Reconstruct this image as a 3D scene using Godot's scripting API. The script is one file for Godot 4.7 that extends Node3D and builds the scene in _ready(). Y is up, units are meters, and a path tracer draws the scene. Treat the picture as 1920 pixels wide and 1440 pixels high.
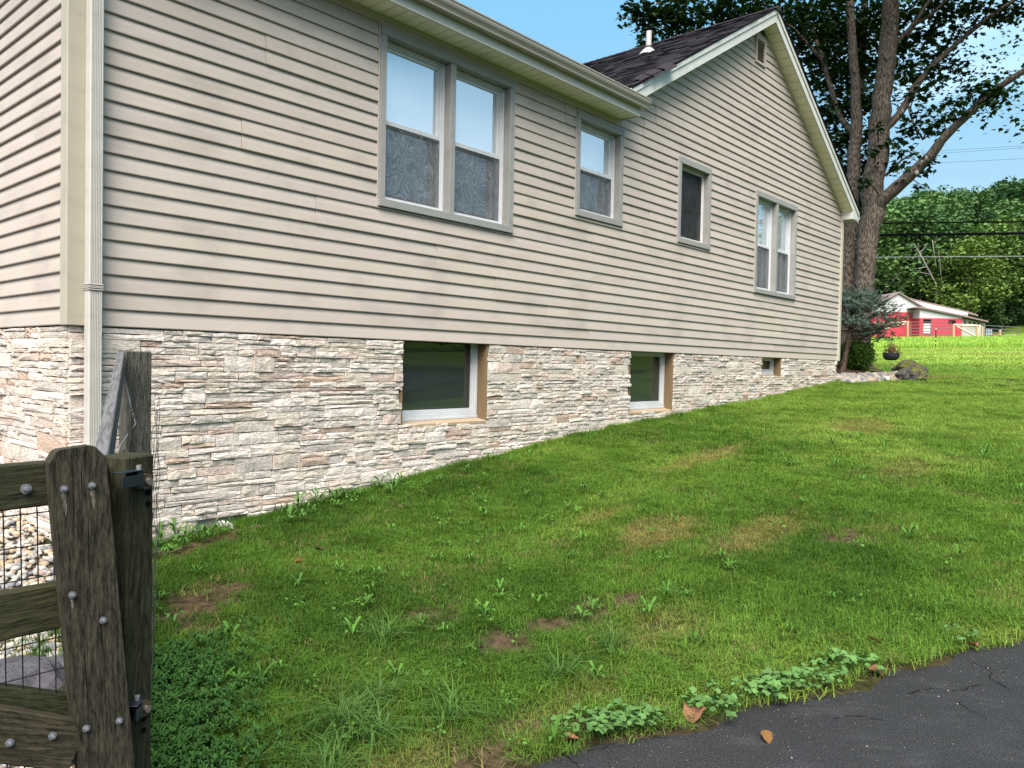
extends Node3D

# ---------------------------------------------------------------- mesh builder
class MB:
	var v := PackedVector3Array()
	var n := PackedVector3Array()
	var c := PackedColorArray()
	var col := Color(1, 1, 1)
	# corners run counter-clockwise seen from outside
	func tri(a: Vector3, b: Vector3, d: Vector3) -> void:
		var m := (b - a).cross(d - a).normalized()
		v.append(a); v.append(d); v.append(b)
		n.append(m); n.append(m); n.append(m)
		c.append(col); c.append(col); c.append(col)
	func trin(a: Vector3, b: Vector3, d: Vector3, na: Vector3, nb: Vector3, nd: Vector3) -> void:
		v.append(a); v.append(d); v.append(b)
		n.append(na); n.append(nd); n.append(nb)
		c.append(col); c.append(col); c.append(col)
	func quad(a: Vector3, b: Vector3, d: Vector3, e: Vector3) -> void:
		tri(a, b, d)
		tri(a, d, e)
	func box(lo: Vector3, hi: Vector3, bevel := 0.0) -> void:
		tbox(Transform3D(Basis(), (lo + hi) * 0.5), (hi - lo).abs(), bevel)
	func tbox(t: Transform3D, size: Vector3, bevel := 0.0) -> void:
		var h := size * 0.5
		var b: float = minf(bevel, minf(h.x, minf(h.y, h.z)) * 0.9)
		for ax in 3:
			for s in [-1.0, 1.0]:
				var u := (ax + 1) % 3
				var w := (ax + 2) % 3
				var q := []
				for k in [[-1, -1], [1, -1], [1, 1], [-1, 1]]:
					var p := Vector3()
					p[ax] = s * h[ax]
					p[u] = k[0] * (h[u] - b)
					p[w] = k[1] * (h[w] - b)
					q.append(t * p)
				if s > 0: quad(q[0], q[1], q[2], q[3])
				else: quad(q[0], q[3], q[2], q[1])
		if b <= 0.0: return
		for ax in 3:
			var u := (ax + 1) % 3
			var w := (ax + 2) % 3
			for su in [-1.0, 1.0]:
				for sw in [-1.0, 1.0]:
					var q := []
					for k in [[0, -1], [0, 1], [1, 1], [1, -1]]:
						var p := Vector3()
						p[ax] = k[1] * (h[ax] - b)
						p[u] = su * (h[u] - (b if k[0] == 1 else 0.0))
						p[w] = sw * (h[w] - (b if k[0] == 0 else 0.0))
						q.append(t * p)
					if su * sw < 0: quad(q[0], q[1], q[2], q[3])
					else: quad(q[0], q[3], q[2], q[1])
		for sx in [-1.0, 1.0]:
			for sy in [-1.0, 1.0]:
				for sz in [-1.0, 1.0]:
					var a := t * Vector3(sx * h.x, sy * (h.y - b), sz * (h.z - b))
					var d := t * Vector3(sx * (h.x - b), sy * h.y, sz * (h.z - b))
					var e := t * Vector3(sx * (h.x - b), sy * (h.y - b), sz * h.z)
					if sx * sy * sz > 0: tri(a, d, e)
					else: tri(a, e, d)
	func tube(pts: Array, rad: Array, seg := 8, rough := 0.0, rs: RandomNumberGenerator = null, cap := true) -> void:
		var rings := []
		var norms := []
		var side := Vector3(0, 0, 1)
		for i in pts.size():
			var a: Vector3 = pts[maxi(i - 1, 0)]
			var b: Vector3 = pts[mini(i + 1, pts.size() - 1)]
			var d := (b - a).normalized()
			if absf(d.dot(side)) > 0.95: side = Vector3(1, 0, 0) if absf(d.x) < 0.9 else Vector3(0, 1, 0)
			var x := d.cross(side).normalized()
			side = x.cross(d).normalized()
			var ring := PackedVector3Array()
			var nn := PackedVector3Array()
			for k in seg:
				var an := TAU * k / seg
				var o := x * cos(an) + side * sin(an)
				var rr: float = rad[i]
				if rough > 0.0: rr *= 1.0 + rs.randf_range(-rough, rough)
				ring.append(pts[i] + o * rr)
				nn.append(o)
			rings.append(ring)
			norms.append(nn)
		for i in pts.size() - 1:
			for k in seg:
				var k2 := (k + 1) % seg
				var p00: Vector3 = rings[i][k]
				var p01: Vector3 = rings[i][k2]
				var p10: Vector3 = rings[i + 1][k]
				var p11: Vector3 = rings[i + 1][k2]
				trin(p00, p11, p01, norms[i][k], norms[i + 1][k2], norms[i][k2])
				trin(p00, p10, p11, norms[i][k], norms[i + 1][k], norms[i + 1][k2])
		if cap:
			for e in [0, pts.size() - 1]:
				for k in seg:
					var a: Vector3 = rings[e][k]
					var b: Vector3 = rings[e][(k + 1) % seg]
					if e == 0: tri(pts[e], a, b)
					else: tri(pts[e], b, a)
	# a polygon in the x-y plane between two depths z0 < z1 (m maps it elsewhere)
	func extrude(poly: PackedVector2Array, z0: float, z1: float, m := Transform3D()) -> void:
		var p := poly.duplicate()
		if Geometry2D.is_polygon_clockwise(p): p.reverse()
		var f := Geometry2D.triangulate_polygon(p)
		for i in range(0, f.size(), 3):
			var a := p[f[i]]
			var b := p[f[i + 1]]
			var d := p[f[i + 2]]
			if (b - a).cross(d - a) < 0:
				var s := b
				b = d
				d = s
			tri(m * Vector3(a.x, a.y, z1), m * Vector3(b.x, b.y, z1), m * Vector3(d.x, d.y, z1))
			tri(m * Vector3(a.x, a.y, z0), m * Vector3(d.x, d.y, z0), m * Vector3(b.x, b.y, z0))
		for i in p.size():
			var a := p[i]
			var b := p[(i + 1) % p.size()]
			quad(m * Vector3(a.x, a.y, z0), m * Vector3(b.x, b.y, z0), m * Vector3(b.x, b.y, z1), m * Vector3(a.x, a.y, z1))
	# a smooth lump: a sphere of rings with noise
	func lump(at: Vector3, size: Vector3, noise: FastNoiseLite, amount: float, rings := 10, seg := 14) -> void:
		var g := []
		for i in rings + 1:
			var row := PackedVector3Array()
			for k in seg + 1:
				var th := PI * i / rings
				var ph := TAU * (k % seg) / seg
				var d := Vector3(sin(th) * cos(ph), cos(th), sin(th) * sin(ph))
				var r := 1.0 + amount * noise.get_noise_3dv(d * 2.0 + at * 3.0)
				row.append(at + d * size * r)
			g.append(row)
		for i in rings:
			for k in seg:
				var a: Vector3 = g[i][k]
				var b: Vector3 = g[i][k + 1]
				var d: Vector3 = g[i + 1][k + 1]
				var e: Vector3 = g[i + 1][k]
				quad(a, b, d, e)
	func add(o: MB, t: Transform3D) -> void:
		for i in o.v.size():
			v.append(t * o.v[i])
			n.append((t.basis * o.n[i]).normalized())
			c.append(o.c[i])
	func mesh() -> ArrayMesh:
		var m := ArrayMesh.new()
		var a := []
		a.resize(Mesh.ARRAY_MAX)
		a[Mesh.ARRAY_VERTEX] = v
		a[Mesh.ARRAY_NORMAL] = n
		a[Mesh.ARRAY_COLOR] = c
		m.add_surface_from_arrays(Mesh.PRIMITIVE_TRIANGLES, a)
		return m

# ---------------------------------------------------------------- camera numbers
const EYE := Vector3(0, 1.55, 5.7)
const FPX := 1468.84
var cam_r := Vector3()
var cam_u := Vector3()
var cam_f := Vector3()
var rng := RandomNumberGenerator.new()
var noise := FastNoiseLite.new()
var M := {}

func ray(px: float, py: float) -> Vector3:
	return cam_f + cam_r * ((px - 960.0) / FPX) + cam_u * ((720.0 - py) / FPX)
func at(px: float, py: float, depth: float) -> Vector3:
	return EYE + ray(px, py) * depth
func on_z(px: float, py: float, z: float) -> Vector3:
	var d := ray(px, py)
	return EYE + d * ((z - EYE.z) / d.z)
func on_ground(px: float, py: float) -> Vector3:
	var d := ray(px, py)
	var t := 1.0
	while t < 300.0:
		var p := EYE + d * t
		if p.y < ground(p.x, p.z): break
		t += 0.01 + t * 0.004
	return EYE + d * t

# ---------------------------------------------------------------- terrain
const GX := [-60.0, -8.0, 0.0, 2.6, 4.0, 5.4, 7.35, 8.84, 12.4, 16.5, 21.0, 25.0, 33.0, 66.0, 83.0, 105.0, 125.0, 200.0, 240.0, 320.0]
const GY := [-1.2, -0.55, -0.02, 0.2, 0.333, 0.483, 0.665, 0.789, 0.99, 1.3, 1.4, 1.47, 1.73, 3.45, 4.55, 5.4, 7.4, 24.3, 33.0, 41.0]
func ground(x: float, z: float) -> float:
	var y: float = GY[GY.size() - 1]
	if x <= GX[0]: y = GY[0]
	else:
		for i in GX.size() - 1:
			if x < GX[i + 1]:
				var t: float = (x - GX[i]) / (GX[i + 1] - GX[i])
				y = lerpf(GY[i], GY[i + 1], t)
				break
	var side := clampf((25.0 - x) / 8.0, 0.0, 1.0)
	y -= 0.045 * clampf(z, -2.0, 7.0) * side
	if x < 2.6 and z < 0.4:
		y += 0.16 * clampf((0.4 - z) / 1.2, 0.0, 1.0) * clampf((2.6 - x) / 0.5, 0.0, 1.0)
	if x > 18.0 and x < 60.0:
		y += 0.05 * noise.get_noise_2d(x * 3.0, z * 3.0)
	return y
var drive_x := []
var drive_z := []
func find_drive() -> void:
	# where the driveway's edge meets the sloping ground
	drive_x = [-6.0]
	drive_z = [2.9]
	for q in [[520, 1545], [935, 1440], [1010, 1424], [1100, 1403], [1165, 1391], [1230, 1376], [1300, 1356], [1380, 1334], [1450, 1318], [1550, 1296], [1650, 1265], [1720, 1244], [1800, 1225], [1920, 1196]]:
		var p := on_ground(q[0], q[1])
		drive_x.append(p.x)
		drive_z.append(p.z)
	var n := drive_x.size()
	var k: float = (drive_z[n - 1] - drive_z[n - 4]) / (drive_x[n - 1] - drive_x[n - 4])
	drive_x.append(24.0)
	drive_z.append(drive_z[n - 1] + k * (24.0 - drive_x[n - 1]))
func drive_edge(x: float) -> float:
	for i in drive_x.size() - 1:
		if x < drive_x[i + 1]:
			return lerpf(drive_z[i], drive_z[i + 1], clampf((x - drive_x[i]) / (drive_x[i + 1] - drive_x[i]), 0, 1)) + 0.012 * sin(x * 11.0)
	return 12.0

# ---------------------------------------------------------------- objects
func numbered(called: String, parent: Node) -> String:
	if not parent.has_node(called): return called
	var key := called + "|" + str(parent.get_instance_id())
	var k: int = counts.get(key, 0)
	while true:
		k += 1
		var s := "%s_%03d" % [called, k]
		if not parent.has_node(s):
			counts[key] = k
			return s
	return called
var counts := {}
func thing(called: String, label: String, category: String, base: Vector3, group := "") -> Node3D:
	var o := Node3D.new()
	o.name = numbered(called, self)
	add_child(o, true)
	o.position = base
	o.set_meta("label", label)
	o.set_meta("category", category)
	if group: o.set_meta("group", group)
	return o
# a mesh in world coordinates as a part of a thing (or of a part)
func part(called: String, mb, m: Material, parent: Node3D, label := "") -> MeshInstance3D:
	var o := MeshInstance3D.new()
	o.mesh = mb.mesh() if mb is MB else mb
	o.material_override = m
	o.name = numbered(called, parent)
	parent.add_child(o, true)
	if mb is MB:
		var w := Vector3()
		var q: Node = parent
		while q != self:
			w += q.position
			q = q.get_parent()
		o.position = -w
	if label: o.set_meta("label", label)
	return o
func setting(called: String, mb, m: Material, parent: Node = null) -> MeshInstance3D:
	var o := MeshInstance3D.new()
	o.mesh = mb.mesh() if mb is MB else mb
	o.material_override = m
	o.name = numbered(called, parent if parent else self)
	(parent if parent else self).add_child(o, true)
	if not parent: o.set_meta("kind", "structure")
	return o
func scatter(called: String, m: Mesh, mat: Material, xf: Array, tint: Array, parent: Node, label := "", category := "") -> MultiMeshInstance3D:
	var mm := MultiMesh.new()
	mm.transform_format = MultiMesh.TRANSFORM_3D
	mm.use_colors = true
	mm.mesh = m
	mm.instance_count = xf.size()
	for i in xf.size():
		mm.set_instance_transform(i, xf[i])
		mm.set_instance_color(i, tint[i])
	var o := MultiMeshInstance3D.new()
	o.multimesh = mm
	o.material_override = mat
	o.name = numbered(called, parent)
	parent.add_child(o, true)
	o.set_meta("kind", "stuff")
	if parent != self: o.position = -(parent as Node3D).position
	if label: o.set_meta("label", label)
	if category: o.set_meta("category", category)
	return o

# ---------------------------------------------------------------- materials
func ramp(stops: Array) -> Gradient:
	var g := Gradient.new()
	var off := PackedFloat32Array()
	var cols := PackedColorArray()
	for s in stops:
		off.append(s[0])
		cols.append(s[1] if s[1] is Color else Color(s[1], s[1], s[1]))
	g.offsets = off
	g.colors = cols
	return g
func ntex(freq: float, stops: Array, octaves := 4, kind := FastNoiseLite.TYPE_SIMPLEX_SMOOTH, bump := 0.0, size := 512, sd := 1) -> NoiseTexture2D:
	var f := FastNoiseLite.new()
	f.noise_type = kind
	f.frequency = freq
	f.fractal_octaves = octaves
	f.fractal_type = FastNoiseLite.FRACTAL_FBM if octaves > 1 else FastNoiseLite.FRACTAL_NONE
	f.seed = sd
	var t := NoiseTexture2D.new()
	t.width = size
	t.height = size
	t.seamless = true
	t.noise = f
	if bump > 0.0:
		t.as_normal_map = true
		t.bump_strength = bump
	elif stops: t.color_ramp = ramp(stops)
	return t
func smat(rough: float, tex: Texture2D = null, scale := Vector3.ONE, nrm: Texture2D = null, ns := 1.0, world := true, spec := 0.5) -> StandardMaterial3D:
	var m := StandardMaterial3D.new()
	m.vertex_color_use_as_albedo = true
	m.roughness = rough
	m.metallic_specular = spec
	if tex: m.albedo_texture = tex
	if nrm:
		m.normal_enabled = true
		m.normal_texture = nrm
		m.normal_scale = ns
	if tex or nrm:
		m.uv1_triplanar = true
		m.uv1_world_triplanar = world
		m.uv1_scale = scale
	return m

func make_materials() -> void:
	var n_fine := ntex(0.05, [], 3, FastNoiseLite.TYPE_SIMPLEX_SMOOTH, 3.0, 512, 3)
	var n_rock := ntex(0.02, [], 5, FastNoiseLite.TYPE_SIMPLEX_SMOOTH, 9.0, 512, 4)
	var t_vinyl := ntex(0.006, [[0.0, 0.91], [0.25, 0.955], [0.42, 0.985], [0.6, 1.0], [1.0, 1.0]], 6, FastNoiseLite.TYPE_SIMPLEX_SMOOTH, 0.0, 512, 5)
	M.vinyl = smat(0.55, t_vinyl, Vector3(0.42, 0.9, 0.42), n_fine, 0.05, true, 0.45)
	var t_trim := ntex(0.01, [[0.0, 0.92], [0.4, 0.98], [1.0, 1.0]], 5, FastNoiseLite.TYPE_SIMPLEX_SMOOTH, 0.0, 256, 21)
	M.metal_trim = smat(0.5, t_trim, Vector3(0.9, 2.0, 0.9), null, 1.0, true, 0.45)
	M.white = smat(0.4, t_trim, Vector3(1.1, 1.1, 1.1), null, 1.0, true, 0.45)
	var t_gut := ntex(0.012, [[0.0, 0.55], [0.35, 0.75], [0.6, 0.93], [1.0, 1.0]], 5, FastNoiseLite.TYPE_SIMPLEX_SMOOTH, 0.0, 512, 6)
	M.gutter = smat(0.45, t_gut, Vector3(2.5, 0.4, 2.5), null, 1.0, true, 0.5)
	var t_stone := ntex(0.03, [[0.0, 0.72], [0.4, 0.9], [0.7, 1.0], [1.0, 1.0]], 5, FastNoiseLite.TYPE_SIMPLEX_SMOOTH, 0.0, 512, 7)
	M.stone = smat(0.9, t_stone, Vector3(1.6, 4.5, 1.6), n_rock, 0.7, true, 0.25)
	var t_roof := ntex(0.09, [[0.0, 0.5], [0.5, 0.8], [1.0, 1.0]], 3, FastNoiseLite.TYPE_SIMPLEX_SMOOTH, 0.0, 512, 8)
	M.roof = smat(0.95, t_roof, Vector3(2, 2, 2), n_fine, 0.6, true, 0.2)
	var t_wood := ntex(0.02, [[0.0, 0.66], [0.35, 0.80], [0.55, 0.92], [1.0, 1.0]], 6, FastNoiseLite.TYPE_SIMPLEX_SMOOTH, 0.0, 512, 9)
	var n_wood := ntex(0.03, [], 5, FastNoiseLite.TYPE_SIMPLEX_SMOOTH, 6.0, 512, 9)
	M.wood = smat(0.85, t_wood, Vector3(5.5, 0.45, 5.5), n_wood, 0.8, false, 0.3)
	var t_bark := ntex(0.03, [[0.0, 0.25], [0.4, 0.55], [0.55, 0.85], [1.0, 1.0]], 4, FastNoiseLite.TYPE_SIMPLEX_SMOOTH, 0.0, 512, 10)
	var n_bark := ntex(0.03, [], 4, FastNoiseLite.TYPE_SIMPLEX_SMOOTH, 16.0, 512, 10)
	M.bark = smat(0.95, t_bark, Vector3(2.2, 0.35, 2.2), n_bark, 1.0, true, 0.15)
	var t_soil := ntex(0.03, [[0.0, 0.45], [0.5, 0.8], [1.0, 1.0]], 5, FastNoiseLite.TYPE_SIMPLEX_SMOOTH, 0.0, 512, 11)
	M.soil = smat(1.0, t_soil, Vector3(0.8, 0.8, 0.8), n_rock, 0.8, true, 0.1)
	var t_asph := ntex(0.16, [[0.0, 0.42], [0.45, 0.56], [0.60, 0.64], [0.68, 0.95], [1.0, 1.0]], 3, FastNoiseLite.TYPE_SIMPLEX_SMOOTH, 0.0, 1024, 12)
	M.asphalt = smat(0.8, t_asph, Vector3(0.8, 0.8, 0.8), ntex(0.14, [], 3, FastNoiseLite.TYPE_SIMPLEX_SMOOTH, 7.0, 1024, 12), 1.0, true, 0.35)
	M.asphalt.detail_enabled = true
	M.asphalt.detail_blend_mode = BaseMaterial3D.BLEND_MODE_MIX
	M.asphalt.detail_uv_layer = BaseMaterial3D.DETAIL_UV_1
	M.asphalt.detail_enabled = false
	M.plain = smat(0.6)
	M.matte = smat(0.95, null, Vector3.ONE, null, 1.0, true, 0.15)
	M.rock = smat(0.9, t_stone, Vector3(3, 3, 3), n_rock, 1.0, true, 0.25)
	M.pebble = smat(0.75, null, Vector3.ONE, null, 1.0, true, 0.35)
	M.black_metal = smat(0.4, null, Vector3.ONE, null, 1.0, true, 0.5)
	M.zinc = smat(0.4)
	M.zinc.metallic = 0.5
	M.zinc.roughness = 0.6
	var gl := StandardMaterial3D.new()
	gl.albedo_color = Color(0.88, 0.92, 0.95, 0.30)
	gl.transparency = BaseMaterial3D.TRANSPARENCY_ALPHA
	gl.metallic = 0.62
	gl.roughness = 0.02
	M.glass = gl
	var gd := gl.duplicate()
	gd.albedo_color = Color(0.22, 0.26, 0.25, 0.5)
	gd.metallic = 0.0
	gd.metallic_specular = 0.9
	M.dark_glass = gd
	var sc := StandardMaterial3D.new()
	sc.albedo_color = Color(0.46, 0.48, 0.50, 0.36)
	sc.albedo_texture = ntex(0.012, [[0.0, 0.55], [0.30, 0.5], [0.34, 1.0], [0.38, 0.5], [0.43, 0.55], [0.47, 1.0], [0.51, 0.5], [0.56, 0.55], [0.60, 1.0], [0.64, 0.5], [0.70, 0.98], [0.76, 0.5], [1.0, 0.8]], 2, FastNoiseLite.TYPE_SIMPLEX_SMOOTH, 0.0, 512, 15)
	sc.uv1_triplanar = true
	sc.uv1_world_triplanar = true
	sc.uv1_scale = Vector3(0.6, 0.4, 0.6)
	sc.transparency = BaseMaterial3D.TRANSPARENCY_ALPHA
	sc.roughness = 0.8
	M.screen = sc
	var sd: StandardMaterial3D = sc.duplicate()
	sd.albedo_color = Color(0.22, 0.23, 0.25, 0.55)
	M.screen_dark = sd
	var ct := smat(0.9)
	ct.backlight_enabled = true
	ct.backlight = Color(0.5, 0.5, 0.5)
	M.cloth = ct
	var lf := smat(0.8, null, Vector3.ONE, null, 1.0, true, 0.2)
	lf.backlight_enabled = true
	lf.backlight = Color(0.55, 0.6, 0.35)
	M.leaf = lf
	var gr := smat(0.75, null, Vector3.ONE, null, 1.0, true, 0.2)
	gr.backlight_enabled = true
	gr.backlight = Color(0.9, 0.95, 0.7)
	M.grass = gr

func _ready() -> void:
	# camera: a phone at eye level, turned 41.4 degrees from the long wall, tilted down 1.4 and rolled 1.1
	var yaw := 0.7224196
	var pitch := 0.02489
	var roll := 0.0194
	var f0 := Vector3(cos(yaw), 0, -sin(yaw))
	var r0 := Vector3(sin(yaw), 0, cos(yaw))
	cam_f = f0 * cos(pitch) - Vector3.UP * sin(pitch)
	var u1 := Vector3.UP * cos(pitch) + f0 * sin(pitch)
	cam_r = r0 * cos(roll) + u1 * sin(roll)
	cam_u = u1 * cos(roll) - r0 * sin(roll)
	var cam := Camera3D.new()
	cam.name = "camera"
	cam.transform = Transform3D(Basis(cam_r, cam_u, -cam_f), EYE)
	cam.fov = rad_to_deg(2.0 * atan(720.0 / FPX))
	cam.near = 0.05
	cam.far = 1500.0
	add_child(cam)
	cam.current = true
	# sky with thin summer cloud
	var sky := ProceduralSkyMaterial.new()
	sky.sky_top_color = Color(0.046, 0.172, 0.292).linear_to_srgb()
	sky.sky_horizon_color = Color(0.205, 0.262, 0.290).linear_to_srgb()
	sky.sky_curve = 0.22
	sky.sky_energy_multiplier = 1.0
	sky.ground_bottom_color = Color(0.16, 0.2, 0.1)
	sky.ground_horizon_color = Color(0.3, 0.36, 0.26)
	sky.sun_angle_max = 25.0
	sky.sky_cover = clouds()
	sky.sky_cover_modulate = Color(0.3, 0.3, 0.3).linear_to_srgb()
	var env := Environment.new()
	env.background_mode = Environment.BG_SKY
	env.sky = Sky.new()
	env.sky.sky_material = sky
	env.background_energy_multiplier = 1.0
	env.tonemap_mode = Environment.TONE_MAPPER_LINEAR
	env.tonemap_exposure = 3.4
	env.sdfgi_enabled = true
	env.ssao_enabled = true
	env.ssil_enabled = true
	var we := WorldEnvironment.new()
	we.name = "daylight"
	we.environment = env
	add_child(we)
	var sun := DirectionalLight3D.new()
	sun.name = "sun"
	sun.light_color = Color(1.0, 0.98, 0.945)
	sun.light_energy = 0.8
	sun.light_angular_distance = 40.0
	sun.shadow_enabled = true
	add_child(sun)
	sun.look_at_from_position(Vector3(-0.50, 0.80, 0.33), Vector3.ZERO, Vector3.UP)

	rng.seed = 20240611
	noise.seed = 77
	noise.frequency = 0.5
	noise.fractal_octaves = 3
	make_materials()
	find_drive()
	find_bare()
	build_ground()
	build_house()
	build_fence()
	build_lawn()
	build_maple()
	build_bed()
	build_field()
	build_barn()
	build_forest()
	build_wires()
	build_litter()

func clouds() -> ImageTexture:
	var f := FastNoiseLite.new()
	f.seed = 25
	f.frequency = 1.0
	f.fractal_octaves = 6
	var im := Image.create_empty(768, 384, false, Image.FORMAT_RGBA8)
	for y in 384:
		var el := PI * (0.5 - (y + 0.5) / 384.0)
		if el < 0.0:
			im.fill_rect(Rect2i(0, y, 768, 384 - y), Color(1, 1, 1, 0))
			break
		for x in 768:
			var an := TAU * x / 768.0 - PI * 0.5
			var d := Vector3(cos(el) * cos(an), sin(el) * 3.2, cos(el) * sin(an))
			var k := f.get_noise_3dv(d * 1.5)
			var w := smoothstep(0.1, 0.45, k) * 0.34
			im.set_pixel(x, y, Color(1, 1, 1, w))
	return ImageTexture.create_from_image(im)

# ---------------------------------------------------------------- the ground
func build_ground() -> void:
	var g := MB.new()
	var xs := [-60.0, -40.0, -25.0, -15.0, -9.0]
	var x := -6.0
	while x < 22.0:
		xs.append(x); x += 0.25
	while x < 60.0:
		xs.append(x); x += 1.5
	while x < 330.0:
		xs.append(x); x += 8.0
	var zs := []
	var z := -280.0
	while z < -30.0:
		zs.append(z); z += 10.0
	while z < -6.0:
		zs.append(z); z += 1.5
	while z < 8.0:
		zs.append(z); z += 0.2
	while z < 160.0:
		zs.append(z); z += maxf(1.0, absf(z) * 0.15)
	var hs := []
	var cs := []
	for i in xs.size():
		var row := PackedFloat32Array()
		var crow := PackedColorArray()
		for k in zs.size():
			var y := ground(xs[i], zs[k])
			var dd: float = zs[k] - drive_edge(xs[i])
			if xs[i] > -7.0 and xs[i] < 21.0 and dd > 0.12 and dd < 7.0: y -= 0.12
			row.append(y)
			crow.append(soil_color(xs[i], zs[k]))
		hs.append(row)
		cs.append(crow)
	for i in xs.size() - 1:
		for k in zs.size() - 1:
			var a := Vector3(xs[i], hs[i][k], zs[k])
			var b := Vector3(xs[i], hs[i][k + 1], zs[k + 1])
			var d := Vector3(xs[i + 1], hs[i + 1][k + 1], zs[k + 1])
			var e := Vector3(xs[i + 1], hs[i + 1][k], zs[k])
			for t in [[a, b, d, cs[i][k], cs[i][k + 1], cs[i + 1][k + 1]], [a, d, e, cs[i][k], cs[i + 1][k + 1], cs[i + 1][k]]]:
				var m: Vector3 = (t[1] - t[0]).cross(t[2] - t[0]).normalized()
				g.v.append(t[0]); g.v.append(t[2]); g.v.append(t[1])
				g.n.append(m); g.n.append(m); g.n.append(m)
				g.c.append(t[3]); g.c.append(t[5]); g.c.append(t[4])
	setting("ground", g, M.soil)
	# the driveway: a sheet of asphalt with a rounded, ragged edge
	var dr := MB.new()
	var px := -6.0
	var rows := []
	while px <= 20.0:
		var e := drive_edge(px) - 0.055 + 0.02 * noise.get_noise_2d(px * 9.0, 3.0)
		var row := []
		for o in [0.0, 0.015, 0.05, 0.08, 0.12, 0.16, 0.20, 0.24, 0.28, 0.32, 0.36, 0.4, 0.45, 0.5, 0.55, 0.6, 0.65, 0.7, 0.75, 0.8, 0.86, 0.92, 1.0, 1.1, 1.2, 1.3, 1.4, 1.6, 2.0, 2.6, 3.4, 4.6, 5.8]:
			var zz: float = e + o
			var y := ground(px, zz) - 0.006
			if o == 0.0: y -= 0.08
			elif o < 0.02: y -= 0.02
			elif o < 0.1: y -= 0.004
			y += 0.004 * noise.get_noise_2d(px * 5.0, zz * 5.0)
			row.append(Vector3(px, y, zz))
		rows.append(row)
		px += 0.045 if px > 1.5 and px < 7.5 else 0.25
	var shade := func(p: Vector3, k: int) -> Color:
		var s := 0.054 + 0.010 * noise.get_noise_2d(p.x * 1.3, p.z * 1.3 + 40.0)
		s += 0.030 * clampf((noise.get_noise_2d(p.x * 7.0, p.z * 7.0 + 40.0) - 0.08) * 2.6, 0.0, 1.0) * clampf(0.5 + 2.0 * noise.get_noise_2d(p.x * 23.0, p.z * 23.0), 0.0, 1.0)
		if k < 2: s *= 1.1
		return Color(s, s, s * 1.07)
	for i in rows.size() - 1:
		for k in rows[i].size() - 1:
			var q := [rows[i][k], rows[i][k + 1], rows[i + 1][k + 1], rows[i + 1][k]]
			var cq := [shade.call(q[0], k), shade.call(q[1], k + 1), shade.call(q[2], k + 1), shade.call(q[3], k)]
			dr.quad(q[0], q[1], q[2], q[3])
			var n := dr.c.size()
			for e in [[6, 0], [5, 2], [4, 1], [3, 0], [2, 3], [1, 2]]: dr.c[n - e[0]] = cq[e[1]]
	var drive := setting("driveway", dr, M.asphalt)
	var cr := MB.new()
	cr.col = Color(0.008, 0.008, 0.009)
	for line in [[Vector2(985, 1412), Vector2(1030, 1405), Vector2(1062, 1412), Vector2(1078, 1428), Vector2(1092, 1446)], [Vector2(1062, 1412), Vector2(1110, 1408), Vector2(1150, 1396)], [Vector2(1820, 1240), Vector2(1850, 1252), Vector2(1890, 1262), Vector2(1935, 1285)], [Vector2(1850, 1252), Vector2(1862, 1275), Vector2(1905, 1300)], [Vector2(1700, 1300), Vector2(1742, 1292), Vector2(1790, 1296), Vector2(1836, 1284)], [Vector2(1560, 1350), Vector2(1600, 1342), Vector2(1655, 1350)], [Vector2(1790, 1296), Vector2(1800, 1320), Vector2(1850, 1345)]]:
		for i in line.size() - 1:
			for s in 5:
				var q0: Vector2 = line[i].lerp(line[i + 1], s / 5.0)
				var q1: Vector2 = line[i].lerp(line[i + 1], (s + 1) / 5.0)
				var a := on_ground(q0.x, q0.y)
				var b := on_ground(q1.x, q1.y)
				a += Vector3(noise.get_noise_2d(a.x * 30.0, 1.0), 0, noise.get_noise_2d(a.x * 30.0, 9.0)) * 0.02
				b += Vector3(noise.get_noise_2d(b.x * 30.0, 1.0), 0, noise.get_noise_2d(b.x * 30.0, 9.0)) * 0.02
				var w := (b - a).cross(Vector3.UP).normalized() * rng.randf_range(0.0008, 0.0028)
				var up := Vector3(0, 0.003, 0)
				cr.quad(a - w + up, b - w + up, b + w + up, a + w + up)
	setting("crack", cr, M.matte, drive)
	# grit lying on the asphalt
	var gx := []
	var gt := []
	for i in 1500:
		var gxx := rng.randf_range(1.6, 7.5)
		var o := absf(rng.randfn(0.0, 0.22)) if i % 2 else rng.randf_range(0.0, 1.6)
		var gzz := drive_edge(gxx) + 0.02 + o
		var s := rng.randf_range(0.001, 0.0026) if rng.randf() < 0.95 else rng.randf_range(0.003, 0.005)
		gx.append(Transform3D(Basis(Vector3.UP, rng.randf() * TAU).scaled(Vector3(s, s, s)), Vector3(gxx, ground(gxx, gzz) - 0.004, gzz)))
		var t := rng.randf_range(0.06, 0.24)
		gt.append(Color(t, t * 0.95, t * 0.87))
	scatter("grit", pebble_mesh(61), M.pebble, gx, gt, drive)

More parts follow.
